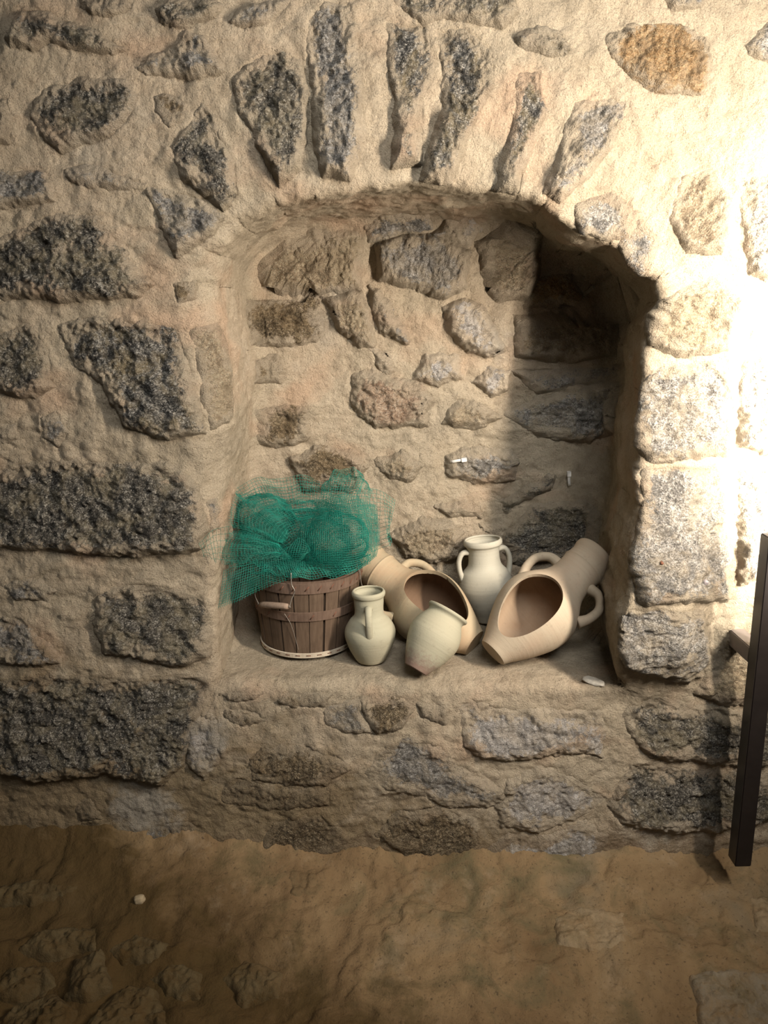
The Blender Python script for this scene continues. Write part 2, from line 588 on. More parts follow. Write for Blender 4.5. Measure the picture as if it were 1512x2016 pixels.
# outlines of the stones as they show in the wall: kind, height above the mortar (mm), outline
FRONT = [
    ('dark', 20, [(12, 78), (40, 25), (95, 18), (130, 42), (190, 62), (244, 96), (225, 110), (140, 97), (100, 86), (65, 104), (25, 94)]),
    ('dark', 16, [(148, -12), (222, -12), (262, 15), (240, 31), (185, 33), (155, 14)]),
    ('dark', 20, [(308, 20), (340, 2), (400, -6), (443, 8), (425, 36), (380, 60), (345, 57), (315, 42)]),
    ('grey', 16, [(448, 46), (470, 14), (520, 4), (585, -8), (562, 22), (520, 52), (480, 58)]),
    ('grey', 20, [(272, 136), (290, 107), (340, 94), (368, 66), (402, 74), (430, 110), (442, 142), (400, 155), (350, 152), (290, 148)]),
    ('dark', 18, [(63, 200), (95, 168), (160, 153), (250, 158), (270, 190), (252, 242), (215, 272), (165, 278), (120, 304), (80, 267), (63, 230)]),
    ('brown', 12, [(303, 190), (325, 178), (372, 204), (362, 236), (335, 254), (305, 222)]),
    ('dark', 16, [(-25, 185), (18, 198), (30, 240), (20, 282), (-25, 292)]),
    ('dark', 18, [(338, 290), (398, 203), (426, 222), (432, 268), (462, 318), (468, 382), (440, 418), (400, 388), (358, 352)]),
    ('grey', 18, [(288, 364), (360, 380), (400, 394), (442, 424), (422, 462), (350, 507), (318, 450), (298, 400)]),
    ('dark', 20, [(453, 160), (480, 128), (540, 92), (592, 122), (608, 180), (603, 270), (592, 332), (550, 372), (528, 330), (498, 262), (468, 220)]),
    ('grey', 22, [(598, 40), (640, 6), (692, 12), (702, 60), (712, 150), (717, 250), (707, 312), (690, 352), (634, 348), (618, 290), (613, 200), (603, 120)]),
    ('blue', 16, [(758, 42), (845, 42), (856, 150), (832, 200), (828, 322), (768, 334), (778, 200), (763, 125)]),
    ('blue', 20, [(852, 60), (915, 52), (968, 98), (972, 170), (938, 232), (914, 292), (890, 364), (830, 356), (842, 290), (872, 210), (868, 130)]),
    ('blue', 16, [(1020, 145), (1062, 138), (1074, 220), (1054, 277), (1034, 327), (1022, 378), (973, 376), (988, 300), (1010, 240)]),
    ('grey', 20, [(1131, 200), (1203, 188), (1236, 204), (1206, 287), (1152, 358), (1100, 400), (1066, 380), (1096, 305), (1113, 245)]),
    ('light', 14, [(1131, 403), (1203, 373), (1258, 420), (1238, 468), (1183, 474), (1138, 458)]),
    ('light', 16, [(1220, 487), (1258, 428), (1298, 470), (1288, 514), (1264, 538), (1230, 518)]),
    ('dark', 18, [(752, -14), (1000, -14), (1022, 20), (985, 57), (940, 47), (870, 36), (830, 46), (790, 16)]),
    ('blue', 16, [(1013, 76), (1060, 48), (1102, 58), (1132, 106), (1100, 112), (1050, 102), (1023, 94)]),
    ('rust', 20, [(1188, 72), (1250, 46), (1332, 42), (1388, 72), (1404, 130), (1378, 184), (1290, 184), (1243, 152), (1200, 112)]),
    ('light', 14, [(1305, -14), (1402, -14), (1382, 10), (1320, 22)]),
    ('light', 16, [(1463, 92), (1512, 40), (1570, 50), (1580, 150), (1480, 112)]),
    ('dark', 22, [(-35, 485), (0, 468), (60, 438), (110, 418), (190, 428), (222, 468), (262, 520), (304, 560), (270, 584), (140, 594), (50, 584), (-35, 588)]),
    ('grey', 16, [(-30, 338), (30, 333), (90, 338), (107, 370), (112, 397), (60, 404), (0, 413), (-30, 413)]),
    ('grey', 12, [(122, 337), (170, 318), (230, 343), (290, 362), (240, 378), (180, 373), (140, 358)]),
    ('blue', 20, [(112, 640), (170, 622), (342, 638), (368, 700), (393, 800), (404, 852), (330, 864), (250, 843), (198, 752), (138, 712)]),
    ('dark', 16, [(-30, 660), (60, 638), (97, 690), (103, 762), (70, 788), (0, 773), (-30, 773)]),
    ('grey', 10, [(78, 820), (110, 808), (133, 850), (112, 882), (83, 862)]),
    ('grey', 10, [(-30, 828), (30, 833), (38, 866), (-30, 884)]),
    ('dark', 24, [(-30, 928), (100, 903), (230, 912), (332, 908), (393, 958), (408, 1040), (403, 1084), (330, 1089), (200, 1094), (100, 1079), (-30, 1079)]),
    ('grey', 12, [(8, 1150), (60, 1137), (119, 1160), (92, 1184), (30, 1184)]),
    ('dark', 18, [(192, 1170), (260, 1147), (340, 1157), (402, 1178), (416, 1240), (414, 1292), (340, 1314), (260, 1294), (202, 1284), (182, 1220)]),
    ('grey', 16, [(-30, 1208), (40, 1217), (92, 1257), (124, 1302), (92, 1314), (20, 1304), (-30, 1294)]),
    ('dark', 20, [(-30, 1337), (100, 1327), (250, 1336), (380, 1327), (410, 1350), (384, 1442), (363, 1503), (322, 1544), (200, 1524), (100, 1534), (-30, 1514)]),
    ('brown', 8, [(340, 558), (388, 552), (394, 592), (346, 603)]),
    ('tan', 7, [(372, 646), (430, 630), (462, 690), (472, 780), (452, 836), (412, 852), (396, 762)]),
    ('grey', 10, [(404, 985), (430, 980), (436, 1040), (420, 1056)]),
    ('pale', 12, [(372, 1402), (428, 1418), (434, 1500), (402, 1534), (364, 1504)]),
    ('grey', 10, [(262, 1642), (330, 1618), (382, 1616), (374, 1664), (300, 1676)]),
    ('grey', 10, [(140, 1590), (180, 1570), (200, 1610), (160, 1620)]),
    # below the sill
    ('brown', 10, [(428, 1366), (480, 1354), (524, 1360), (500, 1376), (450, 1382)]),
    ('brown', 8, [(440, 1392), (500, 1400), (525, 1420), (480, 1428), (440, 1412)]),
    ('tan', 10, [(560, 1362), (620, 1358), (656, 1366), (640, 1392), (580, 1396), (548, 1380)]),
    ('grey', 10, [(638, 1394), (690, 1372), (722, 1376), (716, 1400), (738, 1444), (680, 1444), (640, 1424)]),
    ('brown', 15, [(704, 1374), (730, 1364), (790, 1372), (820, 1392), (792, 1432), (742, 1446), (716, 1410)]),
    ('brown', 10, [(822, 1384), (884, 1386), (880, 1426), (830, 1412)]),
    ('pale', 15, [(900, 1380), (930, 1376), (1000, 1396), (1182, 1396), (1196, 1442), (1184, 1490), (1120, 1484), (1050, 1494), (950, 1494), (913, 1464), (906, 1420)]),
    ('brown', 10, [(488, 1492), (520, 1468), (600, 1468), (662, 1486), (694, 1512), (640, 1544), (560, 1546), (498, 1532)]),
    ('brown', 9, [(428, 1562), (470, 1528), (540, 1552), (650, 1548), (646, 1584), (520, 1594), (438, 1580)]),
    ('grey', 10, [(738, 1482), (800, 1448), (870, 1468), (902, 1510), (990, 1552), (1002, 1574), (960, 1592), (880, 1588), (820, 1562), (758, 1552), (716, 1522)]),
    ('pale', 12, [(1002, 1534), (1060, 1508), (1132, 1526), (1194, 1570), (1134, 1612), (1060, 1636), (990, 1626), (972, 1584)]),
    ('brown', 9, [(498, 1684), (540, 1618), (630, 1602), (684, 1652), (674, 1682), (580, 1692)]),
    ('brown', 10, [(738, 1642), (780, 1597), (860, 1588), (930, 1610), (944, 1662), (900, 1692), (800, 1692)]),
    ('pale', 9, [(944, 1682), (1000, 1640), (1080, 1642), (1150, 1612), (1196, 1642), (1184, 1698), (1100, 1712), (980, 1710)]),
    # right of the niche
    ('dark', 20, [(1226, 1402), (1280, 1368), (1360, 1382), (1530, 1402), (1530, 1506), (1380, 1502), (1280, 1492), (1236, 1442)]),
    ('dark', 22, [(1192, 1584), (1240, 1500), (1330, 1512), (1530, 1524), (1530, 1606), (1400, 1634), (1290, 1634), (1216, 1614)]),
    ('light', 18, [(1208, 1205), (1300, 1196), (1382, 1202), (1394, 1302), (1352, 1344), (1290, 1334), (1230, 1316), (1203, 1262)]),
    ('tan', 14, [(1386, 1226), (1440, 1240), (1520, 1300), (1520, 1388), (1422, 1384), (1362, 1366), (1398, 1304)]),
    ('light', 16, [(1252, 920), (1320, 912), (1424, 916), (1436, 1040), (1436, 1180), (1260, 1192), (1236, 1120), (1246, 1060), (1264, 990)]),
    ('light', 16, [(1256, 762), (1300, 722), (1400, 704), (1444, 762), (1434, 900), (1280, 908), (1250, 880)]),
    ('tan', 18, [(1268, 622), (1330, 572), (1400, 542), (1464, 592), (1434, 692), (1340, 702), (1278, 682)]),
    ('tan', 14, [(1340, 350), (1400, 330), (1440, 400), (1420, 500), (1350, 500), (1318, 430)]),
    ('light', 16, [(1452, 352), (1545, 332), (1550, 560), (1474, 542)]),
    ('light', 16, [(1462, 702), (1550, 692), (1550, 900), (1452, 882)]),
    ('light', 16, [(1452, 922), (1550, 920), (1550, 1130), (1452, 1152)]),
]
BACK = [
    ('tan', 22, [(500, 525), (560, 472), (620, 452), (706, 456), (714, 572), (622, 582), (518, 577)]),
    ('grey', 42, [(740, 482), (792, 460), (857, 460), (926, 497), (917, 569), (875, 588), (792, 562), (744, 552)]),
    ('pale', 34, [(850, 462), (880, 425), (927, 430), (945, 455), (921, 487), (885, 480)]),
    ('tan', 32, [(936, 480), (985, 443), (1060, 423), (1064, 520), (1042, 592), (980, 592), (953, 571)]),
    ('rust', 18, [(1054, 545), (1140, 538), (1147, 607), (1030, 608)]),
    ('grey', 18, [(1147, 555), (1202, 538), (1208, 612), (1160, 622)]),
    ('brown', 22, [(484, 590), (626, 584), (639, 630), (627, 674), (565, 685), (489, 674), (477, 630)]),
    ('tan', 34, [(634, 585), (712, 575), (732, 612), (737, 685), (705, 687), (663, 642)]),
    ('grey', 34, [(727, 560), (748, 570), (784, 625), (809, 672), (800, 682), (750, 655), (731, 612)]),
    ('pale', 40, [(872, 607), (909, 588), (946, 600), (983, 655), (992, 692), (955, 703), (901, 679), (878, 642)]),
    ('grey', 22, [(727, 684), (765, 694), (780, 730), (769, 743), (738, 720)]),
    ('pale', 24, [(808, 748), (840, 698), (905, 698), (910, 742), (862, 761)]),
    ('pale', 28, [(930, 752), (962, 721), (1004, 728), (998, 768), (967, 779)]),
    ('pink', 28, [(693, 740), (722, 726), (829, 756), (852, 780), (842, 838), (735, 843), (692, 800)]),
    ('brown', 20, [(506, 810), (536, 798), (608, 803), (614, 859), (583, 878), (511, 880)]),
    ('brown', 16, [(483, 712), (548, 698), (567, 723), (555, 754), (493, 755)]),
    ('tan', 22, [(866, 836), (903, 785), (962, 798), (987, 823), (944, 843)]),
    ('grey', 22, [(995, 816), (1060, 780), (1217, 752), (1228, 851), (1160, 870), (1060, 859)]),
    ('grey', 14, [(1006, 729), (1212, 722), (1217, 745), (1060, 778)]),
    ('tan', 24, [(1012, 625), (1120, 611), (1217, 625), (1212, 702), (1107, 713), (1012, 702)]),
    ('grey', 28, [(878, 899), (915, 878), (1004, 884), (1022, 910), (1010, 947), (944, 951), (883, 936)]),
    ('tan', 22, [(855, 998), (903, 983), (946, 997), (946, 1017), (885, 1018)]),
    ('dark', 20, [(983, 986), (1095, 931), (1085, 964), (1032, 987), (996, 1009)]),
    ('dark', 30, [(988, 1052), (1050, 995), (1149, 983), (1184, 1015), (1190, 1069), (1147, 1102), (1000, 1112)]),
    ('tan', 36, [(768, 1052), (830, 1018), (885, 1024), (917, 1045), (907, 1102), (830, 1107), (788, 1087)]),
    ('brown', 30, [(573, 902), (620, 878), (702, 888), (724, 920), (692, 965), (598, 965)]),
    ('tan', 26, [(740, 905), (790, 888), (832, 915), (812, 948), (758, 942)]),
    ('grey', 18, [(714, 441), (760, 418), (842, 400), (852, 450), (780, 470), (724, 480)]),
    ('rust', 16, [(1056, 1092), (1092, 1084), (1130, 1120), (1060, 1130)]),
]
FLOORSTONES = [
    ('earth', 30, [(165, 2040), (195, 1985), (262, 1945), (312, 1958), (330, 2040)]),
    ('earth', 26, [(-30, 2040), (30, 1990), (108, 1955), (150, 1990), (140, 2040)]),
    ('earth', 26, [(125, 1968), (150, 1895), (200, 1875), (222, 1945), (170, 1980)]),
    ('earth', 18, [(300, 1930), (340, 1895), (398, 1920), (392, 1968), (330, 1962)]),
    ('earth', 20, [(440, 1925), (485, 1890), (550, 1915), (548, 1966), (480, 1980)]),
    ('earth', 6, [(568, 1716), (612, 1714), (642, 1738), (622, 1764), (574, 1762)]),
    ('ochre', 9, [(1090, 1806), (1140, 1785), (1226, 1798), (1238, 1850), (1180, 1870), (1100, 1860)]),
    ('slab', 16, [(1358, 1922), (1430, 1908), (1535, 1918), (1540, 2040), (1380, 2040)]),
    ('ochre', 14, [(1478, 1772), (1535, 1762), (1540, 1830), (1488, 1836)]),
    ('earth', 24, [(40, 1870), (80, 1835), (190, 1826), (190, 1872), (90, 1895)]),
    ('earth', 22, [(-30, 1960), (20, 1905), (90, 1905), (110, 1940), (40, 1980)]),
    ('earth', 16, [(215, 1870), (270, 1840), (330, 1860), (300, 1895), (240, 1900)]),
    ('earth', 14, [(-30, 1760), (60, 1735), (150, 1745), (110, 1775), (-30, 1790)]),
]

GX0, GX1, GZ0, GZ1 = -1.35, 1.40, -0.06, 2.42
STEP = 0.0048
gx = np.arange(GX0, GX1, STEP)
gz = np.arange(GZ0, GZ1, STEP)
GX, GZ = np.meshgrid(gx, gz)
WP, WN = wall_base(GX, GZ)
WPX, WPY = project(WP)
WV = CAM - WP
WV /= np.linalg.norm(WV, axis=-1)[..., None]
WFC = (WN * WV).sum(-1)
WFACE = WFC > 0.02


def keep_dist(P, facing, ymin, ymax):
    """how far (m) a point lies inside the zone where a stone may show"""
    return np.minimum((facing - 0.16) * 0.12, np.minimum(P[..., 1] - ymin, ymax - P[..., 1]))


cover = np.full(WPX.shape, -1.0)          # metres inside the nearest stone
M_PX = 0.00125


def build_stone(name, kind, h_mm, poly, parent, P, N, seed, keep):
    """stone following the surface P,N: rough dome that dips under the mortar at its rim"""
    px, py = project(P)
    e = poly_sd(poly, px, py) * M_PX
    e = e + 0.006 + 0.013 * fbm(P * 17 + seed, 3) + 0.006 * fbm(P * 70 + seed, 2)
    zin = P[..., 2][e > 0]
    tb = np.clip((P[..., 2] - zin.min()) / (np.ptp(zin) + 1e-6), 0, 1) if len(zin) else 0.5
    e = np.minimum(e, keep)
    H = h_mm * 0.001 * ((1.15 - 0.75 * tb) if P[..., 1].mean() < 0.2 else 1.0)
    roll = np.minimum(0.034, 0.016 + 0.9 * H)
    t = np.clip(e / roll, 0, 1)
    h = -0.006 + (H + 0.006) * (1 - (1 - t) ** 2.4)
    h = np.where(e < 0, -0.006 + e * 1.6, h)
    fac = perlin(P * 24 + seed * 1.7)
    rough = 0.010 * np.abs(fac) + 0.011 * fbm(P * 27 + seed, 3) + 0.006 * np.abs(perlin(P * 62 + seed)) + 0.0045 * fbm(P * 100 + seed, 2) - 0.004
    rough = rough * np.clip(h_mm / 18.0, 0.5, 1.15)
    tilt = (0.25 * ((seed * 7919) % 13 / 6.0 - 1.0))
    c = P[e > 0].mean(axis=0) if (e > 0).any() else P.mean(axis=(0, 1))
    h = h + t * (rough * 1.25 + tilt * 0.25 * (P[..., 0] - c[0]) - 0.10 * (P[..., 2] - c[2]) * (h_mm > 12))
    V = P + N * (mortar_low(P) + h)[..., None]
    ok = e > -0.014
    q = grid_quads(*P.shape[:2])
    okf = ok.ravel()[q].all(axis=1)
    q = q[okf]
    if len(q) < 4:
        return None
    used = np.unique(q)
    remap = np.full(ok.size, -1)
    remap[used] = np.arange(len(used))
    edge = np.clip(e / 0.055, 0, 1)
    me = mesh_np(name, V.reshape(-1, 3)[used], remap[q], {'edge': edge.ravel()[used]})
    return link(name, me, STONE[kind], parent)


wall_specs = []
for grp, ymin, ymax in ((FRONT, -1, 0.16), (BACK, 0.22, 9)):
    for kind, hmm, poly in grp:
        poly = np.array(poly, float)
        lo, hi = poly.min(0) - 24, poly.max(0) + 24
        m = (WPX > lo[0]) & (WPX < hi[0]) & (WPY > lo[1]) & (WPY < hi[1]) & (WP[..., 1] > ymin) & (WP[..., 1] < ymax) & WFACE
        if m.sum() < 6:
            continue
        ii = np.where(m)
        e = np.minimum(poly_sd(poly, WPX[ii], WPY[ii]) * M_PX, keep_dist(WP[ii], WFC[ii], ymin, ymax))
        cover[ii] = np.maximum(cover[ii], e)
        r0, r1, c0, c1 = ii[0].min(), ii[0].max(), ii[1].min(), ii[1].max()
        wall_specs.append((kind, hmm, poly, gx[c0], gx[c1], gz[r0], gz[r1], ymin, ymax))

# mortar: undulating, lifted a little round each stone, sunk beneath it
low = mortar_low(WP)
sill = sstep(0.02, 0.10, WP[..., 1]) * sstep(0.70, 0.62, WP[..., 2])
wq = WP + 0.02 * np.stack([perlin(WP * 9 + 40 * k) for k in range(3)], -1)
ridge = 1 - np.abs(perlin(wq * np.array([11, 11, 20.0])) * 2.2)
det = 0.0075 * fbm(WP * 30, 3) + 0.0030 * fbm(WP * 105 + 3, 2) - 0.005 * np.clip(ridge - 0.55, 0, 1) / 0.45 * (0.4 + perlin(WP * 4 + 70))
lumps = np.clip(perlin(WP * 17 + 9), 0.1, 1) - 0.1
det = det + 0.012 * lumps * sstep(0.0, 0.3, WP[..., 1] + 0.15)
lip = np.exp(-np.clip(-cover, 0, 1) / 0.014)
off = low + det * (1 - 0.75 * sill) + np.where(cover < 0, 0.0035 * lip * (0.6 + 1.2 * perlin(WP * 20 + 4)), 0)
off = off - 0.016 * sstep(0.004, 0.022, cover)
V = WP + WN * off[..., None]
wall = link('wall_back', mesh_np('wall_back', V.reshape(-1, 3), grid_quads(*GX.shape)), MORTAR)
wall['kind'] = 'structure'
wall['label'] = 'rough rubble stone wall with beige mortar and a deep arched niche'

for k, (kind, hmm, poly, x0, x1, z0, z1, ymin, ymax) in enumerate(wall_specs):
    st = 0.0031 if (x1 - x0) * (z1 - z0) < 0.12 else 0.0038
    X, Z = np.meshgrid(np.arange(x0, x1 + st, st), np.arange(z0, z1 + st, st))
    if min(X.shape) < 4:
        continue
    P, N = wall_base(X, Z)
    vv = CAM - P
    vv /= np.linalg.norm(vv, axis=-1)[..., None]
    keep = keep_dist(P, (N * vv).sum(-1), ymin, ymax)
    build_stone('stone', kind, hmm, poly, wall, P, N, k + 1.0, keep)


# ------------------------------------------------------------------ floor
def floor_base(X, Y):
    Q = np.stack([X, Y, np.zeros_like(X)], -1)
    d = np.clip(-Y, 0, 5)
    z = 0.05 + 0.065 * sstep(-0.15, -0.65, X) * np.exp(-d / 0.25) - 0.10 * np.clip(d, 0, 0.6)
    z = z + 0.035 * np.exp(-d / 0.05)
    z = z + 0.016 * fbm(Q * 5.5, 3) + 0.010 * fbm(Q * 17, 2)
    pl = fbm(Q * 4.3 + 21, 4)
    z = z + 0.007 * sstep(0.02, 0.05, pl) + 0.005 * sstep(-0.16, -0.13, pl)
    rocky = sstep(-0.15, -0.6, X) * sstep(0.05, 0.28, d)
    z = z + rocky * (0.035 * fbm(Q * 7 + 3, 3) + 0.05 * np.abs(perlin(Q * 5 + 8)) - 0.02)
    P = np.stack([X, Y, z], -1)
    N = np.cross(np.gradient(P, axis=1), np.gradient(P, axis=0))
    N /= np.linalg.norm(N, axis=-1)[..., None]
    return P, N


fx = np.arange(-1.35, 1.40, 0.0062)
fy = np.arange(-1.70, 0.075, 0.0062)
FX, FY = np.meshgrid(fx, fy)
FP, FN = floor_base(FX, FY)
Vf = FP + FN * (0.004 * fbm(FP * 40, 3))[..., None]
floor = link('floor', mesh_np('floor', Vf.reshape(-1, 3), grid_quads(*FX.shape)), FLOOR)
floor['kind'] = 'structure'
floor['label'] = 'uneven ochre earth floor below the stone wall'
FLPX, FLPY = project(FP)
for k, (kind, hmm, poly) in enumerate(FLOORSTONES):
    poly = np.array(poly, float)
    lo, hi = poly.min(0) - 24, poly.max(0) + 24
    ii = np.where((FLPX > lo[0]) & (FLPX < hi[0]) & (FLPY > lo[1]) & (FLPY < hi[1]))
    if len(ii[0]) < 6:
        continue
    X, Y = np.meshgrid(np.arange(fx[ii[1].min()], fx[ii[1].max()], 0.0034), np.arange(fy[ii[0].min()], fy[ii[0].max()], 0.0034))
    P, N = floor_base(X, Y)
    N = np.broadcast_to(np.array([0.0, 0.0, 1.0]), P.shape)
    _save = mortar_low
    mortar_low = lambda q: 0 * q[..., 0]
    build_stone('stone', kind, hmm, poly, floor, P, N, 60.0 + k, np.full(P.shape[:2], 1.0))
    mortar_low = _save
# ------------------------------------------------------------------ materials of the objects
def clay_mat(name, a, b, blush, amt, foot=None):
    t = NT(name)
    rings = t.noise(1.0, 3, 0.6, vec=t.mapping((4, 4, 120)))
    c = t.mix(t.ramp(rings, [(0.25, 0.25), (0.75, 0.75)]), a, b)
    c = t.mix(t.math('MULTIPLY', t.ramp(t.noise(9, 4, 0.6), [(0.42, 0.0), (0.68, 1.0)]), amt), c, blush)
    c = t.mix(t.ramp(t.noise(60, 5, 0.7), [(0.30, 0.35), (0.42, 0.0)]), c, tuple(x * 0.62 for x in a))
    if foot:
        zz = t.n('ShaderNodeSeparateXYZ')
        t.set(zz.inputs[0], t.co)
        f = t.math('ADD', t.math('MULTIPLY', zz.outputs[2], -13.0), t.math('MULTIPLY', t.noise(70, 4, 0.7), 1.1))
        c = t.mix(t.ramp(f, [(0.0, 0.0), (0.45, 0.85)]), c, foot)
    n = t.bump(rings, 0.0012, 0.6)
    n = t.bump(t.noise(220, 3, 0.6), 0.0006, 0.5, n)
    return t.done(c, 0.82, n, 0.25)


CLAY_PALE = clay_mat('pale_green_clay', (0.330, 0.313, 0.228), (0.378, 0.360, 0.270), (0.370, 0.316, 0.228), 0.35)
CLAY_CREAM = clay_mat('cream_clay', (0.387, 0.369, 0.302), (0.440, 0.418, 0.349), (0.414, 0.365, 0.279), 0.3)
CLAY_TAN = clay_mat('tan_clay', (0.370, 0.298, 0.195), (0.414, 0.343, 0.233), (0.440, 0.285, 0.177), 0.6)
CLAY_INNER = clay_mat('dark_inner_clay', (0.150, 0.093, 0.058), (0.194, 0.125, 0.079), (0.176, 0.107, 0.065), 0.5)  # brown clay inside, darkened to paint in the shade of the hollow
CLAY_INNER2 = clay_mat('brown_inner_clay', (0.317, 0.227, 0.153), (0.370, 0.276, 0.191), (0.264, 0.160, 0.093), 0.6)  # browner than the outside, part shade of the hollow put into the colour
CLAY_STAIN = clay_mat('pale_clay_stained_base', (0.330, 0.313, 0.228), (0.378, 0.360, 0.270), (0.370, 0.316, 0.228), 0.35, (0.238, 0.151, 0.121))
CLAY_ROSE = clay_mat('rose_tan_clay', (0.405, 0.329, 0.242), (0.449, 0.383, 0.288), (0.440, 0.311, 0.219), 0.5)


def wood_mat(name, a, b):
    t = NT(name)
    g = t.noise(1.0, 5, 0.65, 0.3, t.mapping((160, 160, 9)))
    c = t.mix(t.ramp(g, [(0.3, 0.0), (0.7, 1.0)]), a, b)
    c = t.mix(t.ramp(t.noise(14, 4, 0.6), [(0.5, 0.0), (0.75, 0.5)]), c, tuple(x * 0.55 for x in a))
    return t.done(c, 0.7, t.bump(g, 0.001, 0.5), 0.3)


WOOD = wood_mat('brown_stave_wood', (0.080, 0.052, 0.034), (0.135, 0.092, 0.062))
WOOD_BAND = wood_mat('reddish_hoop_wood', (0.105, 0.066, 0.047), (0.17, 0.115, 0.085))
WOOD_PALE = wood_mat('pale_hoop_wood', (0.42, 0.36, 0.28), (0.55, 0.48, 0.38))
WOOD_GREY = wood_mat('grey_grip_wood', (0.24, 0.17, 0.125), (0.33, 0.25, 0.19))


def plain(name, c, rough=0.6, metal=0.0, spec=0.4, scale=60, var=0.25):
    t = NT(name)
    col = t.mix(t.ramp(t.noise(scale, 4, 0.6), [(0.35, 0.0), (0.7, 1.0)]), tuple(x * (1 - var) for x in c), tuple(min(1, x * (1 + var)) for x in c))
    return t.done(col, rough, None, spec, Metallic=metal)


WIRE = plain('dull_wire', (0.36, 0.33, 0.29), 0.5, 0.6)
RUST = plain('rusty_staple', (0.14, 0.06, 0.035), 0.8)
STEEL = plain('dark_brown_steel', (0.014, 0.011, 0.010), 0.34, 0.0, 0.5, 30, 0.15)
STEEL_LIT = plain('lit_steel', (0.17, 0.145, 0.135), 0.42, 0.0, 0.5, 30, 0.15)  # arm shares the post's paint; lamp light on it painted as a paler tone
PLASTIC = plain('white_plastic', (0.62, 0.60, 0.57), 0.5)
SHARD = plain('white_lime', (0.52, 0.48, 0.41), 0.9)
PLUG = plain('grey_wall_plug', (0.30, 0.27, 0.28), 0.6)
PEBBLE = plain('pale_pebble', (0.34, 0.27, 0.17), 0.9)


def net_mat():
    t = NT('green_net_cord')
    c = t.ramp(t.noise(22, 3, 0.6), [(0.35, (0.007, 0.135, 0.10)), (0.6, (0.012, 0.215, 0.16)), (0.8, (0.05, 0.29, 0.21))])
    m = t.done(c, 0.45, None, 0.4)
    t.set(t.b.inputs['Subsurface Weight'], 0.0)
    return m


NET = net_mat()


# ------------------------------------------------------------------ pots
def lathe(profile, wall_t, n=96, dense=70):
    """closed shell of revolution: outer profile (r,z) from base edge to lip, inner wall inside it"""
    out = cr_spline(profile, dense)
    out[:, 0] = np.maximum(out[:, 0], 0.004)
    T = np.gradient(out, axis=0)
    T /= np.linalg.norm(T, axis=1)[:, None]
    nrm = np.stack([-T[:, 1], T[:, 0]], -1)
    inn = out + nrm * wall_t
    inn = inn[inn[:, 1] > wall_t * 1.3]
    inn = inn[inn[:, 0] > 0.004][::-1]
    lip0, lip1 = out[-1], inn[0]
    c = (lip0 + lip1) / 2
    up = (out[-1] - out[-2])
    up /= np.linalg.norm(up)
    a = np.linspace(0.2, 0.8, 4)[:, None]
    lip = lip0 * (1 - a) + lip1 * a + up * wall_t * 0.5 * np.sin(np.pi * a)
    base = np.array([[0.002, 0.0015], [out[0, 0] * 0.6, 0.0012], [out[0, 0] * 0.93, 0.0]])
    bot = np.array([[inn[-1, 0] * 0.6, wall_t * 1.1], [0.002, wall_t]])
    pr = np.concatenate([base, out, lip, inn, bot])
    th = np.linspace(0, 2 * np.pi, n, endpoint=False)
    V = np.stack([pr[:, None, 0] * np.cos(th), pr[:, None, 0] * np.sin(th), np.repeat(pr[:, 1:2], n, 1)], -1)
    m = len(pr)
    V = V.reshape(-1, 3)
    wob = 1 + 0.012 * perlin(V * 9)
    V[:, :2] *= wob[:, None]
    Q = grid_quads(m, n, wrap=True)
    V = np.concatenate([V, [[0, 0, 0.0015], [0, 0, wall_t]]])
    k = np.arange(n)
    k2 = (k + 1) % n
    b = (m - 1) * n
    tris = np.concatenate([np.stack([np.full(n, m * n), k2, k], -1), np.stack([np.full(n, m * n + 1), b + k, b + k2], -1)])
    return V, Q, tris, (3 + len(out) + 2) * n


def cut_hole(me, zc, az, ay, material):
    """side opening: egg-shaped cut on the local +X side"""
    n, rows = 64, 18
    V = []
    for r in range(rows + 1):
        x = 0.0 + 0.20 * r / rows
        f = 0.80 + 0.30 * (r / rows) ** 1.0
        for k in range(n):
            a = 2 * math.pi * k / n
            zz = math.cos(a)
            egg = 1.0 + 0.16 * zz
            V.append((x, ay * f * math.sin(a) * egg, zc + az * f * zz))
    Q = grid_quads(rows + 1, n, wrap=True)
    V = np.array(V + [(0, 0, zc), (0.2, 0, zc)])
    k = np.arange(n)
    k2 = (k + 1) % n
    b = rows * n
    m = (rows + 1) * n
    tris = np.concatenate([np.stack([np.full(n, m), k2, k], -1), np.stack([np.full(n, m + 1), b + k, b + k2], -1)])
    cm = mesh_np('cutter', V, Q, tris=tris)
    for x in (me, cm):
        bm = bmesh.new()
        bm.from_mesh(x)
        bmesh.ops.recalc_face_normals(bm, faces=bm.faces)
        bm.to_mesh(x)
        bm.free()
    a = bpy.data.objects.new('cut_a', me)
    c = bpy.data.objects.new('cut_b', cm)
    COL.objects.link(a)
    COL.objects.link(c)
    md = a.modifiers.new('b', 'BOOLEAN')
    md.object = c
    md.operation = 'DIFFERENCE'
    md.solver = 'EXACT'
    dg = bpy.context.evaluated_depsgraph_get()
    res = bpy.data.meshes.new_from_object(a.evaluated_get(dg))
    bpy.data.objects.remove(a)
    bpy.data.objects.remove(c)
    bpy.data.meshes.remove(cm)
    res.polygons.foreach_set('use_smooth', np.ones(len(res.polygons), bool))
    try:
        res.set_sharp_from_angle(angle=math.radians(50))
    except Exception:
        pass
    return res


def handle_mesh(pts, r, side):
    """strap handle in the local Y-Z plane; pts are (radius, z)"""
    p = cr_spline(pts, 26)
    path = np.stack([np.zeros(len(p)), side * p[:, 0], p[:, 1]], -1)
    u = np.linspace(-1, 1, len(p))
    rad = r * (1 + 0.35 * np.abs(u) ** 3)
    V, Q, T = tube_mesh(path, rad * 0.85, 14, 1.25, (1, 0, 0))
    # tube_mesh second axis is B; widen the strap along X
    return V, Q, T


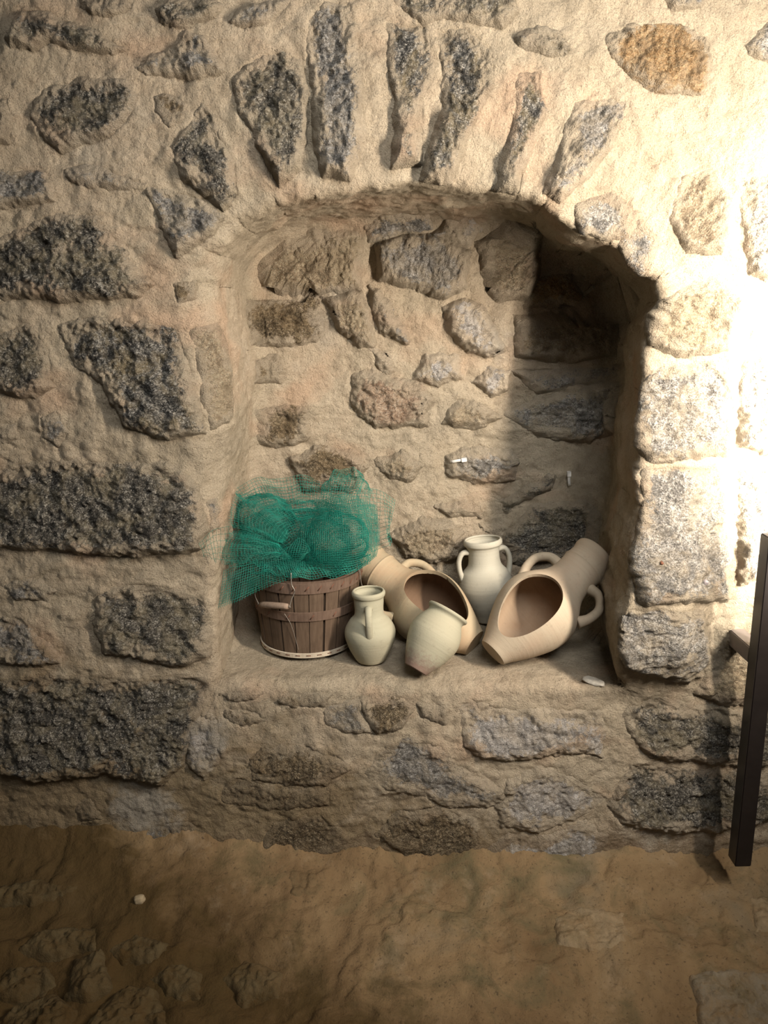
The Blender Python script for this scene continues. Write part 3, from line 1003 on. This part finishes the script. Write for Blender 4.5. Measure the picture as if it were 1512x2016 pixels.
def pot(name, label, base, axis, face, profile, wall_t, mat, handles, hr=0.008, hole=None, cat='jar', hs=(-1, 1), rot_handle=False, inner=None):
    a = Vector(axis).normalized()
    h = Vector(face)
    h = (h - a * h.dot(a)).normalized()
    y = a.cross(h)
    M = Matrix((h, y, a)).transposed().to_4x4()
    root = thing(name, label, cat)
    root.matrix_world = Matrix.Translation(Vector(base)) @ M
    V, Q, T, n_in = lathe(profile, wall_t)
    me = mesh_np('body', V, Q, tris=T)
    me.materials.append(mat)
    if inner:
        me.materials.append(inner)
        mi = np.zeros(len(me.polygons), dtype=np.int32)
        mi[n_in:len(Q)] = 1
        mi[len(Q) + len(T) // 2:] = 1
        me.polygons.foreach_set('material_index', mi)
    if hole:
        me = cut_hole(me, *hole, mat)
    link('body', me, None, root)
    for s in hs if handles else ():
        V, Q, T = handle_mesh(handles, hr, s)
        if rot_handle:
            V = V @ np.array(Matrix.Rotation(rot_handle, 3, 'Z')).T
        link('handle', mesh_np('handle', V, Q, tris=T), mat, root)
    return root


UP = np.array([0, 0, 1.0])
bpy.context.view_layer.update()
DG = bpy.context.evaluated_depsgraph_get()


def on_wall(px, py):
    """point of the finished wall surface seen at a pixel, with its normal"""
    ok, loc, nrm, *_ = scene.ray_cast(DG, Vector(CAM), Vector(ray(px, py)).normalized())
    return np.array(loc)


SURF = {k: on_wall(*k) for k in ((909, 905), (1119, 936), (1389, 1146), (1302, 1108), (1168, 1344), (275, 1774))}
# amphora standing against the back
b4 = on_sill(966, 1236) + np.array([0, 0.04, 0])
b4[2] = SILL_Z + SILL_SLOPE * b4[1] + 0.006
t4 = at_y(950, 1062, b4[1] + 0.01)
H4 = float(np.linalg.norm(t4 - b4))
pr4 = [(0.036, 0.0), (0.044, 0.02), (0.060, 0.055), (0.070, 0.09), (0.071, 0.115), (0.062, 0.145), (0.047, 0.165), (0.042, 0.18), (0.041, 0.205), (0.044, 0.225), (0.050, 0.232), (0.051, 0.24), (0.049, 0.246)]
k4 = H4 / 0.246
pr4 = [(r * 1.09, z * k4) for r, z in pr4]
pot('clay_amphora', 'cream two-handled clay amphora standing upright against the niche back wall', b4, t4 - b4, (0.15, -1, 0), pr4, 0.006, CLAY_CREAM,
    [(0.038, 0.213 * k4), (0.062, 0.212 * k4), (0.074, 0.190 * k4), (0.074, 0.160 * k4), (0.066, 0.128 * k4)], 0.0085, cat='amphora')

# left lying amphora with a side opening
b2 = at_y(934, 1266, 0.150)
t2 = at_y(723, 1108, 0.350)
L2 = float(np.linalg.norm(t2 - b2))
prA = [(0.040, 0.0), (0.050, 0.022), (0.078, 0.075), (0.100, 0.130), (0.108, 0.175), (0.104, 0.215), (0.086, 0.252), (0.069, 0.280), (0.060, 0.305), (0.057, 0.335), (0.059, 0.365), (0.0615, 0.372), (0.059, 0.378), (0.058, 0.40), (0.062, 0.418), (0.062, 0.43)]


def scaled(pr, L, rs=1.0):
    k = L / pr[-1][1]
    return [(r * rs, z * k) for r, z in pr]


k2 = L2 / 0.43
pot('cut_amphora', 'tan clay amphora lying with a dark oval side opening, its mouth under the net', b2, t2 - b2, (0.40, -0.78, 0.72), scaled(prA, L2, 0.97), 0.010, CLAY_TAN,
    [(0.050, 0.335 * k2), (0.085, 0.335 * k2), (0.108, 0.305 * k2), (0.108, 0.265 * k2), (0.094, 0.232 * k2)], 0.0130, hole=(0.156 * k2, 0.110, 0.074), cat='amphora', inner=CLAY_INNER)

# right lying amphora with a side opening
b5 = at_y(970, 1285, 0.075)
t5 = at_y(1173, 1094, 0.225)
L5 = float(np.linalg.norm(t5 - b5))
k5 = L5 / 0.43
pot('cut_amphora', 'pale clay amphora tilted into the right corner, oval side opening lit inside', b5, t5 - b5, (-0.50, -0.85, 0.48), scaled(prA, L5, 1.0), 0.010, CLAY_ROSE,
    [(0.050, 0.335 * k5), (0.085, 0.335 * k5), (0.110, 0.305 * k5), (0.110, 0.265 * k5), (0.096, 0.232 * k5)], 0.0140, hole=(0.146 * k5, 0.108, 0.070), cat='amphora', inner=CLAY_INNER2)

# small jug standing beside the basket, its handle towards us
b1 = on_sill(731, 1300)
b1[2] += 0.004
t1 = at_y(725, 1163, b1[1])
H1 = float(np.linalg.norm(t1 - b1))
pr1 = [(0.036, 0.0), (0.042, 0.012), (0.054, 0.042), (0.062, 0.075), (0.061, 0.098), (0.050, 0.122), (0.038, 0.138), (0.035, 0.155), (0.036, 0.180), (0.037, 0.195), (0.040, 0.200), (0.041, 0.208), (0.039, 0.213)]
k1 = H1 / 0.213
pot('clay_jug', 'small pale green clay jug standing upright between basket and amphora', b1, t1 - b1, (1, 0.0, 0), scaled(pr1, H1, 1.07), 0.006, CLAY_PALE,
    [(0.034, 0.172 * k1), (0.050, 0.176 * k1), (0.064, 0.160 * k1), (0.068, 0.135 * k1), (0.063, 0.108 * k1), (0.058, 0.098 * k1)], 0.0085, cat='jug', hs=(-1,))

# small jar tipped over in front
b3 = on_sill(818, 1318, 0.026)
t3 = at_y(882, 1206, b3[1] + 0.066)
L3 = float(np.linalg.norm(t3 - b3))
pr3 = [(0.031, 0.0), (0.037, 0.012), (0.052, 0.042), (0.064, 0.075), (0.068, 0.100), (0.063, 0.125), (0.054, 0.145), (0.049, 0.155), (0.050, 0.162), (0.055, 0.168), (0.056, 0.172)]
pot('clay_jar', 'small pale clay jar tipped over in front, its stained base towards the viewer', b3, t3 - b3, (0, -1, 0.3), scaled(pr3, L3, 1.0), 0.006, CLAY_STAIN, None, cat='jar')

# ------------------------------------------------------------------ basket
bb = on_sill(598, 1304)
R0, R1 = 0.126, 0.150
BH = 0.215
bc = bb + np.array([0, R0 + 0.004, 0])
bc[1] -= 0.006
bc[2] = SILL_Z + SILL_SLOPE * bc[1] + 0.001
basket = thing('bushel_basket', 'brown slatted wooden basket with hoops and a wire handle, holding the green net', 'basket', tuple(bc))


def rad(z):
    return R0 + (R1 - R0) * z / BH


def stave(th0, th1, z0, z1, inset, t=0.004):
    n, m = 4, 4
    V = []
    for s in (0, 1):
        for j in range(m + 1):
            z = z0 + (z1 - z0) * j / m
            for i in range(n + 1):
                th = th0 + (th1 - th0) * i / n
                r = rad(z) - inset - s * t
                V.append((r * math.cos(th), r * math.sin(th), z))
    k = (m + 1) * (n + 1)
    q = grid_quads(m + 1, n + 1)
    qb = q[:, ::-1] + k
    ring = [i for i in range(n + 1)] + [(j + 1) * (n + 1) + n for j in range(m)] + [m * (n + 1) + n - 1 - i for i in range(n)] + [(m - 1 - j) * (n + 1) for j in range(m - 1)]
    sq = [(ring[i], ring[(i + 1) % len(ring)], ring[(i + 1) % len(ring)] + k, ring[i] + k) for i in range(len(ring))]
    return mesh_np('slat', np.array(V), np.concatenate([q, qb, np.array(sq)]), smooth=False)


NS = 22
for i in range(NS):
    w = 2 * math.pi / NS
    jit = random.uniform(-0.05, 0.05) * w
    o = link('slat', stave((i + 0.05) * w + jit, (i + 0.95) * w + jit, 0.004, BH - 0.002, random.uniform(0, 0.002)), WOOD, basket)
# inner lining slats behind the gaps
for i in range(NS):
    w = 2 * math.pi / NS
    link('inner_slat', stave((i + 0.6) * w, (i + 1.4) * w, 0.006, BH - 0.006, 0.0075, 0.002), WOOD, basket)


def hoop(name, z0, z1, off, t, mat, th0=0.0, th1=2 * math.pi, n=96):
    full = abs(th1 - th0 - 2 * math.pi) < 1e-6
    th = np.linspace(th0, th1, n, endpoint=not full)
    sec = [(off, z0), (off + t, z0 + 0.0008), (off + t, z1 - 0.0008), (off, z1)]
    V = np.array([[((rad(z) + o) * math.cos(a), (rad(z) + o) * math.sin(a), z) for a in th] for o, z in sec + sec[:1]]).reshape(-1, 3)
    return link(name, mesh_np(name, V, grid_quads(5, len(th), wrap=full), smooth=False), mat, basket)


top_hoop = hoop('top_hoop', BH - 0.030, BH, 0.0005, 0.003, WOOD_BAND)
hoop('inner_hoop', BH - 0.026, BH + 0.001, -0.0125, 0.003, WOOD_BAND)
mid_hoop = hoop('middle_hoop', BH * 0.50, BH * 0.50 + 0.026, 0.0005, 0.003, WOOD_BAND)
bot_hoop = hoop('bottom_hoop', 0.0, 0.014, 0.0005, 0.0035, WOOD_PALE)
me = bpy.data.meshes.new('bottom_board')
bm = bmesh.new()
bmesh.ops.create_cone(bm, cap_ends=True, segments=64, radius1=R0 - 0.008, radius2=R0 - 0.007, depth=0.006)
bmesh.ops.translate(bm, verts=bm.verts, vec=(0, 0, 0.010))
bm.to_mesh(me)
bm.free()
link('bottom_board', me, WOOD, basket)


def staple(parent, th, z, length, tilt, mat):
    r = rad(z) + 0.0038
    c = np.array([r * math.cos(th), r * math.sin(th), z])
    tang = np.array([-math.sin(th), math.cos(th), 0])
    d = (tang * math.cos(tilt) + UP * math.sin(tilt)) * length / 2
    V, Q, T = tube_mesh(np.array([c - d, c + d]), 0.0013, 5)
    link('staple', mesh_np('staple', V, Q, tris=T), mat, parent)


for k in range(16):
    th = -math.pi * 1.02 + k * math.pi * 1.04 / 15
    staple(top_hoop, th, BH - 0.014, 0.016, 0.85, RUST)
    if k % 2 == 0:
        staple(mid_hoop, th + 0.08, BH * 0.5 + 0.013, 0.015, 0.85, RUST)
    staple(bot_hoop, th, 0.008, 0.012, 0.0, RUST)


def on_basket(px, py, off):
    """point on the near side of the basket wall (local coords) seen at a pixel"""
    ts = np.linspace(1.6, 2.3, 1400)
    pts = CAM + ray(px, py)[None] * ts[:, None] - bc
    g = np.hypot(pts[:, 0], pts[:, 1]) - (R0 + (R1 - R0) * pts[:, 2] / BH + off)
    k = int(np.argmax(g < 0)) if (g < 0).any() else int(np.argmin(g))
    return pts[k]


# wire bail hanging on the front with its wooden grip
ga, gb = on_basket(513, 1190, 0.014), on_basket(567, 1194, 0.016)
V, Q, T = tube_mesh(cr_spline([ga, (ga * 0.5 + gb * 0.5) + np.array([0, -0.004, 0.0015]), gb], 9), [0.0068, 0.0082, 0.0086, 0.0088, 0.0088, 0.0088, 0.0086, 0.0082, 0.0070], 12)
wpts = [on_basket(573, 1128, 0.006), on_basket(574, 1150, 0.008), on_basket(580, 1164, 0.010), on_basket(574, 1180, 0.012), gb + np.array([0.004, -0.001, 0.0]), gb, ga,
        ga + np.array([-0.006, 0.002, 0.003]), on_basket(502, 1170, 0.010), on_basket(506, 1150, 0.006)]
Vw, Qw, Tw = tube_mesh(cr_spline(wpts, 70), 0.0013, 6)
bail = link('wire_handle', mesh_np('wire_handle', Vw, Qw, tris=Tw), WIRE, basket)
link('wooden_grip', mesh_np('wooden_grip', V, Q, tris=T), WOOD_GREY, bail)
wp = [on_basket(704, 1116, 0.006), on_basket(709, 1130, 0.008), on_basket(711, 1148, 0.010), on_basket(716, 1160, 0.012)]
Vw, Qw, Tw = tube_mesh(cr_spline(wp, 24), 0.0016, 6)
link('wire_handle', mesh_np('wire_handle', Vw, Qw, tris=Tw), WIRE, basket)
# loose cord ends hanging on the staves
wp = [on_basket(560, 1208, 0.006), on_basket(572, 1228, 0.005), on_basket(580, 1252, 0.004), on_basket(588, 1280, 0.004)]
Vw, Qw, Tw = tube_mesh(cr_spline(wp, 24), 0.0006, 5)
link('loose_cord', mesh_np('loose_cord', Vw, Qw, tris=Tw), WIRE, basket)

# ------------------------------------------------------------------ green net heaped on the basket
net = thing('fishing_net', 'crumpled green mesh net heaped on the slatted basket', 'net', tuple(bc + np.array([0, 0, BH])))
net_o = np.array(net.location)


def net_strands(S, r, skip_u=1, skip_v=1):
    """cords along both grid directions of a folded sheet S (nu,nv,3)"""
    parts_v, parts_q, base = [], [], 0
    Nrm = np.cross(np.gradient(S, axis=0), np.gradient(S, axis=1))
    Nrm /= np.linalg.norm(Nrm, axis=-1)[..., None] + 1e-12
    for ax, sk in ((0, skip_u), (1, skip_v)):
        L = S[::sk] if ax == 0 else np.swapaxes(S, 0, 1)[::sk]
        NN = Nrm[::sk] if ax == 0 else np.swapaxes(Nrm, 0, 1)[::sk]
        T = np.gradient(L, axis=1)
        T /= np.linalg.norm(T, axis=-1)[..., None] + 1e-12
        A = np.cross(T, NN)
        A /= np.linalg.norm(A, axis=-1)[..., None] + 1e-12
        B = np.cross(A, T)
        V = np.stack([L + r * (math.cos(a) * A + math.sin(a) * B) for a in (0.5236, 2.618, 4.712)], axis=2)
        n, m = V.shape[:2]
        idx = np.arange(n * m * 3).reshape(n, m, 3)
        q = np.stack([idx[:, :-1, :], idx[:, :-1, [1, 2, 0]], idx[:, 1:, [1, 2, 0]], idx[:, 1:, :]], -1).reshape(-1, 4)
        parts_v.append(V.reshape(-1, 3))
        parts_q.append(q + base)
        base += n * m * 3
    return np.concatenate(parts_v), np.concatenate(parts_q)


def net_part(S, r=0.0005, skip=3):
    V, Q = net_strands(S - net_o, r, skip, skip)
    return link('net_fold', mesh_np('net_fold', V, Q), NET, net)


def jitter(S, seed, a=0.0016):
    n = np.stack([fbm(S * 60 + seed + 31 * k, 2) for k in range(3)], -1)
    return S + a * n


def puff(c, rx, ry, rz, seed, n=72, spread=2.2, fold=0.20, freq=2.2, tilt=0.0, rot=0.0):
    """rounded fold of net: a square sheet wrapped on an ellipsoid and creased"""
    u = np.linspace(-1, 1, n)
    U, W = np.meshgrid(u, u)
    r = np.maximum(np.abs(U), np.abs(W))
    l2 = np.hypot(U, W) + 1e-9
    ux, uy = U * (r / l2) * 0.4 + U * 0.6, W * (r / l2) * 0.4 + W * 0.6
    rr = np.hypot(ux, uy)
    th = np.arctan2(uy, ux) + rot
    phi = rr * spread / 1.2
    d = np.stack([np.sin(phi) * np.cos(th), -np.cos(phi), np.sin(phi) * np.sin(th)], -1)
    q = d * freq + seed * 3.1
    wv = np.stack([perlin(q + 11 * k) for k in range(3)], -1)
    crease = 1 - 2 * np.abs(perlin(q * 1.0 + 0.8 * wv))
    m = 1 + fold * (crease - 0.4)
    ct, st = math.cos(tilt), math.sin(tilt)
    x, y, z = d[..., 0], d[..., 1] * ct + d[..., 2] * st, -d[..., 1] * st + d[..., 2] * ct
    S = np.stack([x * rx, y * ry, z * rz], -1) * m[..., None] + c
    return jitter(S, seed)


def inside_niche(S):
    S = S.copy()
    S[..., 1] = np.minimum(S[..., 1], NICHE_D - 0.04)
    return S


P3 = at_y


def drape(a, b, nu, nv, pleat, cycles, bulge, seed, power=1.0, mid=None):
    """pleated sheet between edge a and edge b, both lists of (px, py, y); pleats grow towards b"""
    A = cr_spline([P3(*p) for p in a], nu)
    B = cr_spline([P3(*p) for p in b], nu)
    t = np.linspace(0, 1, nv)[:, None, None]
    if mid is not None:
        Mi = cr_spline([P3(*p) for p in mid], nu)
        S = A[None] * (1 - t) * (1 - 2 * t) + Mi[None] * 4 * t * (1 - t) + B[None] * t * (2 * t - 1)
    else:
        S = A[None] * (1 - t) + B[None] * t
    u = np.linspace(0, 1, nu)[None, :] + 0 * t[..., 0]
    tt = t[..., 0] + 0 * u
    ph = 1.3 * perlin(np.stack([u * 3, tt * 1.2, np.full(u.shape, seed)], -1)) * 2 * np.pi * 0.35
    w = np.sin(2 * np.pi * cycles * u + seed + ph)
    w = np.sign(w) * np.abs(w) ** 0.8
    w2 = perlin(np.stack([u * 7, tt * 3, np.full(u.shape, seed + 5)], -1))
    T = np.gradient(S, axis=1)
    T /= np.linalg.norm(T, axis=-1)[..., None] + 1e-9
    side = np.cross(T, np.gradient(S, axis=0))
    side /= np.linalg.norm(side, axis=-1)[..., None] + 1e-9
    side = np.where((side[..., 1] > 0)[..., None], -side, side)
    S = S + side * ((pleat * (w + 0.5 * w2)) * tt ** power + bulge * np.sin(np.pi * tt))[..., None]
    return jitter(S, seed)


# dense inner heap
for (px, py), y, rx, ry, rz, sd_, n, fo in [
        ((605, 1050), 0.245, 0.150, 0.105, 0.088, 1, 92, 0.16),
        ((600, 1056), 0.240, 0.125, 0.085, 0.072, 2, 80, 0.20),
        ((612, 1060), 0.240, 0.100, 0.070, 0.058, 3, 72, 0.24),
        ((540, 1050), 0.200, 0.085, 0.070, 0.060, 6, 70, 0.20),
        ((665, 1062), 0.215, 0.080, 0.060, 0.072, 7, 70, 0.15),
        ((520, 1020), 0.250, 0.075, 0.050, 0.062, 8, 64, 0.2)]:
    net_part(inside_niche(puff(P3(px, py, y), rx, ry, rz, float(sd_), n, 2.3, fo, 1.4, 0.35, sd_ * 0.37)), skip=1 if sd_ in (2, 7, 8) else 2)
# the smooth big fold on the right, doubled
net_part(inside_niche(drape([(592, 1112, 0.125), (640, 1130, 0.10), (700, 1124, 0.112), (742, 1094, 0.17)],
                            [(606, 1010, 0.22), (634, 984, 0.22), (690, 976, 0.22), (742, 992, 0.25)], 132, 110, 0.005, 1.3, 0.0, 2.4, 1.0,
                            [(588, 1060, 0.13), (640, 1050, 0.085), (702, 1045, 0.095), (748, 1046, 0.18)])))
net_part(inside_niche(drape([(596, 1112, 0.145), (640, 1128, 0.12), (700, 1120, 0.132), (738, 1094, 0.18)],
                            [(612, 1014, 0.24), (640, 992, 0.24), (690, 986, 0.24), (736, 1000, 0.26)], 120, 100, 0.008, 2.2, 0.0, 7.4, 1.0,
                            [(594, 1062, 0.15), (640, 1054, 0.105), (700, 1050, 0.115), (742, 1050, 0.19)])))
# pleated fan standing up at the back
net_part(inside_niche(drape([(520, 1075, 0.18), (560, 1080, 0.19), (600, 1080, 0.20), (650, 1060, 0.22)],
                            [(452, 966, 0.20), (500, 946, 0.27), (560, 938, 0.31), (610, 942, 0.33), (655, 950, 0.33)], 110, 64, 0.016, 3.2, 0.02, 1.7)))
net_part(inside_niche(drape([(500, 1080, 0.20), (560, 1085, 0.21), (600, 1085, 0.22), (660, 1060, 0.24)],
                            [(462, 975, 0.24), (520, 958, 0.29), (580, 952, 0.33), (640, 956, 0.34), (690, 965, 0.34)], 100, 56, 0.018, 2.6, 0.02, 4.1)))
# left pleat folding over towards the knot
net_part(drape([(556, 1068, 0.135), (562, 1064, 0.135), (566, 1058, 0.14), (568, 1050, 0.145)],
               [(455, 1040, 0.075), (452, 1000, 0.10), (470, 972, 0.135), (525, 968, 0.17)], 76, 54, 0.010, 1.6, 0.022, 2.2, 0.8))
# lower left flap
net_part(drape([(566, 1094, 0.115), (560, 1086, 0.12), (552, 1076, 0.125), (545, 1066, 0.13)],
               [(440, 1112, 0.05), (436, 1085, 0.055), (446, 1058, 0.07), (466, 1040, 0.09)], 70, 60, 0.012, 1.9, 0.020, 6.3, 0.7))
net_part(drape([(574, 1100, 0.125), (566, 1090, 0.13), (556, 1080, 0.135), (548, 1070, 0.14)],
               [(448, 1116, 0.065), (446, 1090, 0.07), (456, 1066, 0.085), (474, 1050, 0.10)], 66, 56, 0.014, 1.4, 0.015, 9.0, 0.7))
# small loop beside the knot
net_part(drape([(560, 1106, 0.105), (570, 1108, 0.10), (585, 1106, 0.10), (600, 1098, 0.105)],
               [(566, 1078, 0.12), (580, 1062, 0.11), (596, 1060, 0.11), (604, 1076, 0.12)], 40, 36, 0.004, 1.0, 0.016, 3.3))
# tuft at the top right, looping over
net_part(inside_niche(drape([(628, 1000, 0.24), (650, 1005, 0.24), (680, 1005, 0.24), (705, 1000, 0.25)],
                            [(648, 940, 0.31), (664, 926, 0.31), (690, 920, 0.32), (702, 936, 0.33)], 60, 52, 0.012, 1.7, 0.03, 5.2)))
net_part(inside_niche(drape([(640, 1010, 0.25), (670, 1010, 0.25), (700, 1005, 0.25), (730, 1000, 0.26)],
                            [(672, 934, 0.33), (690, 930, 0.33), (706, 940, 0.34), (722, 960, 0.34)], 56, 48, 0.012, 1.5, 0.03, 7.7)))
# rolled edge lying along the basket rim
net_part(drape([(470, 1112, 0.11), (540, 1116, 0.11), (600, 1120, 0.11), (660, 1112, 0.12), (728, 1092, 0.15)],
               [(520, 1122, 0.075), (570, 1134, 0.078), (620, 1138, 0.08), (680, 1132, 0.09), (728, 1108, 0.13)], 130, 28, 0.004, 5.0, 0.014, 2.9))
net_part(drape([(480, 1104, 0.11), (540, 1106, 0.11), (600, 1108, 0.115), (660, 1100, 0.125), (726, 1084, 0.15)],
               [(520, 1126, 0.082), (570, 1136, 0.084), (620, 1138, 0.086), (680, 1130, 0.096), (726, 1110, 0.135)], 120, 28, 0.005, 4.0, 0.012, 5.9))
# skirt pulled down to the left over the rim
net_part(drape([(600, 1106, 0.095), (560, 1098, 0.10), (520, 1100, 0.095), (480, 1108, 0.085), (440, 1124, 0.07)],
               [(600, 1136, 0.084), (572, 1141, 0.082), (520, 1160, 0.074), (470, 1184, 0.055), (428, 1199, 0.03)], 110, 42, 0.003, 4.0, 0.006, 2.0))
net_part(drape([(590, 1110, 0.105), (555, 1106, 0.105), (515, 1110, 0.10), (480, 1120, 0.09), (448, 1134, 0.075)],
               [(585, 1134, 0.09), (555, 1140, 0.088), (515, 1156, 0.082), (472, 1176, 0.065), (434, 1190, 0.045)], 90, 34, 0.004, 3.0, 0.006, 5.0))


def swag(a, b, nu, nv, wave, seed):
    return drape(a, b, nu, nv, wave, 1.5, 0.0, seed)


# thin wisps catching on the wall edge
net_part(swag([(392, 1070, -0.035), (420, 1044, -0.03), (452, 1036, 0.03)], [(405, 1098, -0.035), (428, 1108, -0.02), (455, 1112, 0.04)], 26, 18, 0.010, 11.0), 0.0004)
net_part(swag([(700, 960, 0.30), (745, 965, 0.33), (778, 985, 0.34)], [(722, 1085, 0.22), (752, 1082, 0.25), (768, 1062, 0.29)], 34, 44, 0.02, 14.0), 0.0005)

# ------------------------------------------------------------------ steel bracket in front of the wall on the right
br = thing('steel_bracket', 'dark steel square post on a short wall arm at the right edge', 'bracket')


def box_mesh(name, c, size, bev=0.002):
    me = bpy.data.meshes.new(name)
    bm = bmesh.new()
    bmesh.ops.create_cube(bm, size=1.0)
    bmesh.ops.scale(bm, vec=size, verts=bm.verts)
    bmesh.ops.bevel(bm, geom=bm.edges[:], offset=bev, segments=2, affect='EDGES')
    bmesh.ops.translate(bm, verts=bm.verts, vec=c)
    bm.to_mesh(me)
    bm.free()
    return me


PY = -0.125
TW = 0.040
ac = at_y(1450, 1254, 0.0)
pb = at_y(1463, 1706, PY - 0.02)
lean = math.atan2(pb[0] - ac[0], ac[2] - pb[2])
PL = 0.84
post = link('post', box_mesh('post', (0, 0, PL / 2), (TW, TW, PL)), STEEL, br)
post.location = (pb[0], PY, pb[2])
post.rotation_euler = (0, -lean, 0)
link('end_cap', box_mesh('end_cap', (0, 0, 0.0005), (TW - 0.003, TW - 0.003, 0.004), 0.0008), STEEL, post)
arm = link('arm', box_mesh('arm', (0, 0, 0), (TW * 0.95, -PY - TW / 2 + 0.03, TW)), STEEL_LIT, br)
arm.location = (ac[0], (PY + TW / 2) / 2 + 0.015, ac[2])

# ------------------------------------------------------------------ lamp standing out of view to the right, washing the wall
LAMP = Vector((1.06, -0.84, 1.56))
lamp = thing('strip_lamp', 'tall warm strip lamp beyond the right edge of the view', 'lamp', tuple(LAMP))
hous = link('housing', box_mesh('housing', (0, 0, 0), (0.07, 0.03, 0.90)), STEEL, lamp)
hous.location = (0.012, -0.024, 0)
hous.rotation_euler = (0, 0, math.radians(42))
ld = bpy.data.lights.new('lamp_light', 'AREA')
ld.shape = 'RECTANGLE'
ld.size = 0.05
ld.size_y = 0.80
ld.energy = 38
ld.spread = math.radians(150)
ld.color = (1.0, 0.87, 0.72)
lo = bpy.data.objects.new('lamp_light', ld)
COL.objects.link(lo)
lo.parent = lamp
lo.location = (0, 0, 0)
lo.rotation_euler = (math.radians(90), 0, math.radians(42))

# wall washer above the steel bracket, also just out of view
WASH = Vector((1.02, -0.24, 1.30))
wash = thing('wall_washer', 'slim wall washer light above the steel bracket, beyond the right edge', 'lamp', tuple(WASH))
link('housing', box_mesh('housing', (0.0, -0.026, 0), (0.06, 0.03, 1.02)), STEEL, wash)
wd = bpy.data.lights.new('washer_light', 'AREA')
wd.shape = 'RECTANGLE'
wd.size = 0.04
wd.size_y = 0.95
wd.energy = 22
wd.color = (1.0, 0.90, 0.76)
wd.spread = math.radians(125)
wo = bpy.data.objects.new('washer_light', wd)
COL.objects.link(wo)
wo.parent = wash
wo.rotation_euler = (math.radians(90), 0, math.radians(8))

# ------------------------------------------------------------------ small things
def clip(px, py, rot, label):
    p = SURF[(px, py)] + np.array([0, -0.004, 0])
    root = thing('cable_clip', label, 'cable clip', tuple(p), 'white cable clips on the niche back wall')
    root.rotation_euler = (0, rot, 0)
    link('clip_block', box_mesh('clip_block', (0, 0, 0.006), (0.011, 0.018, 0.016), 0.0012), PLASTIC, root)
    V, Q, T = tube_mesh(cr_spline([(0, -0.002, -0.002), (0, -0.004, -0.016), (0.001, -0.002, -0.026), (0.003, 0.008, -0.032)], 14), 0.0042, 8, 0.6, (0, 1, 0))
    link('cable_end', mesh_np('cable_end', V, Q, tris=T), PLASTIC, root)
    return root


clip(909, 905, math.radians(82), 'white cable clip lying sideways on the sunlit stone ledge'.replace('sunlit', 'lit'))
clip(1119, 936, math.radians(-4), 'white cable clip hanging upright in the shaded right half of the niche')


def lump(name, label, cat, c, size, mat, seed, n=12):
    me = bpy.data.meshes.new(name)
    bm = bmesh.new()
    bmesh.ops.create_icosphere(bm, subdivisions=3, radius=1.0)
    for v in bm.verts:
        q = np.array(v.co)
        q = np.sign(q) * np.abs(q) ** 0.7
        k = 1 + 0.25 * float(perlin(q * 1.6 + seed))
        v.co = Vector(q * k * np.array(size))
    bm.to_mesh(me)
    bm.free()
    me.polygons.foreach_set('use_smooth', np.ones(len(me.polygons), bool))
    o = link(name, me, mat)
    o.location = c
    return tag(o, label, cat)


s = SURF[(1168, 1344)]
o = lump('lime_shard', 'white lime shard lying at the right front of the niche sill', 'shard', (s[0], s[1], s[2] + 0.004), (0.026, 0.015, 0.006), SHARD, 3.0)
o.rotation_euler = (0.05, 0.15, -0.35)


def floor_z(x, y):
    P, _ = floor_base(np.array([[x, x + .01], [x, x + .01]]), np.array([[y, y], [y + .01, y + .01]]))
    return float(P[0, 0, 2])


def on_floor(px, py):
    d = ray(px, py)
    z = 0.03
    for _ in range(8):
        p = CAM + d * ((z - CAM[2]) / d[2])
        z = floor_z(p[0], p[1])
    return p


p = SURF[(275, 1774)]
lump('pebble', 'small pale pebble lying on the floor at lower left', 'pebble', (p[0], p[1], p[2] + 0.005), (0.013, 0.010, 0.010), PEBBLE, 5.0)
for (px, py, lab, m, r) in ((1389, 1146, 'small grey wall plug in the brightly lit stone right of the niche', PLUG, 0.006),
                            (1302, 1108, 'rusty nail stub in the pale stone right of the niche', RUST, 0.004)):
    c = SURF[(px, py)]
    V, Q, T = tube_mesh(np.array([c + [0, 0.03, 0], c + [0, -0.004, 0], c + [0, -0.006, -0.001]]), [r, r, r * 0.8], 12)
    tag(link('wall_plug' if m is PLUG else 'nail', mesh_np('plug', V, Q, tris=T), m), lab, 'wall plug' if m is PLUG else 'nail')
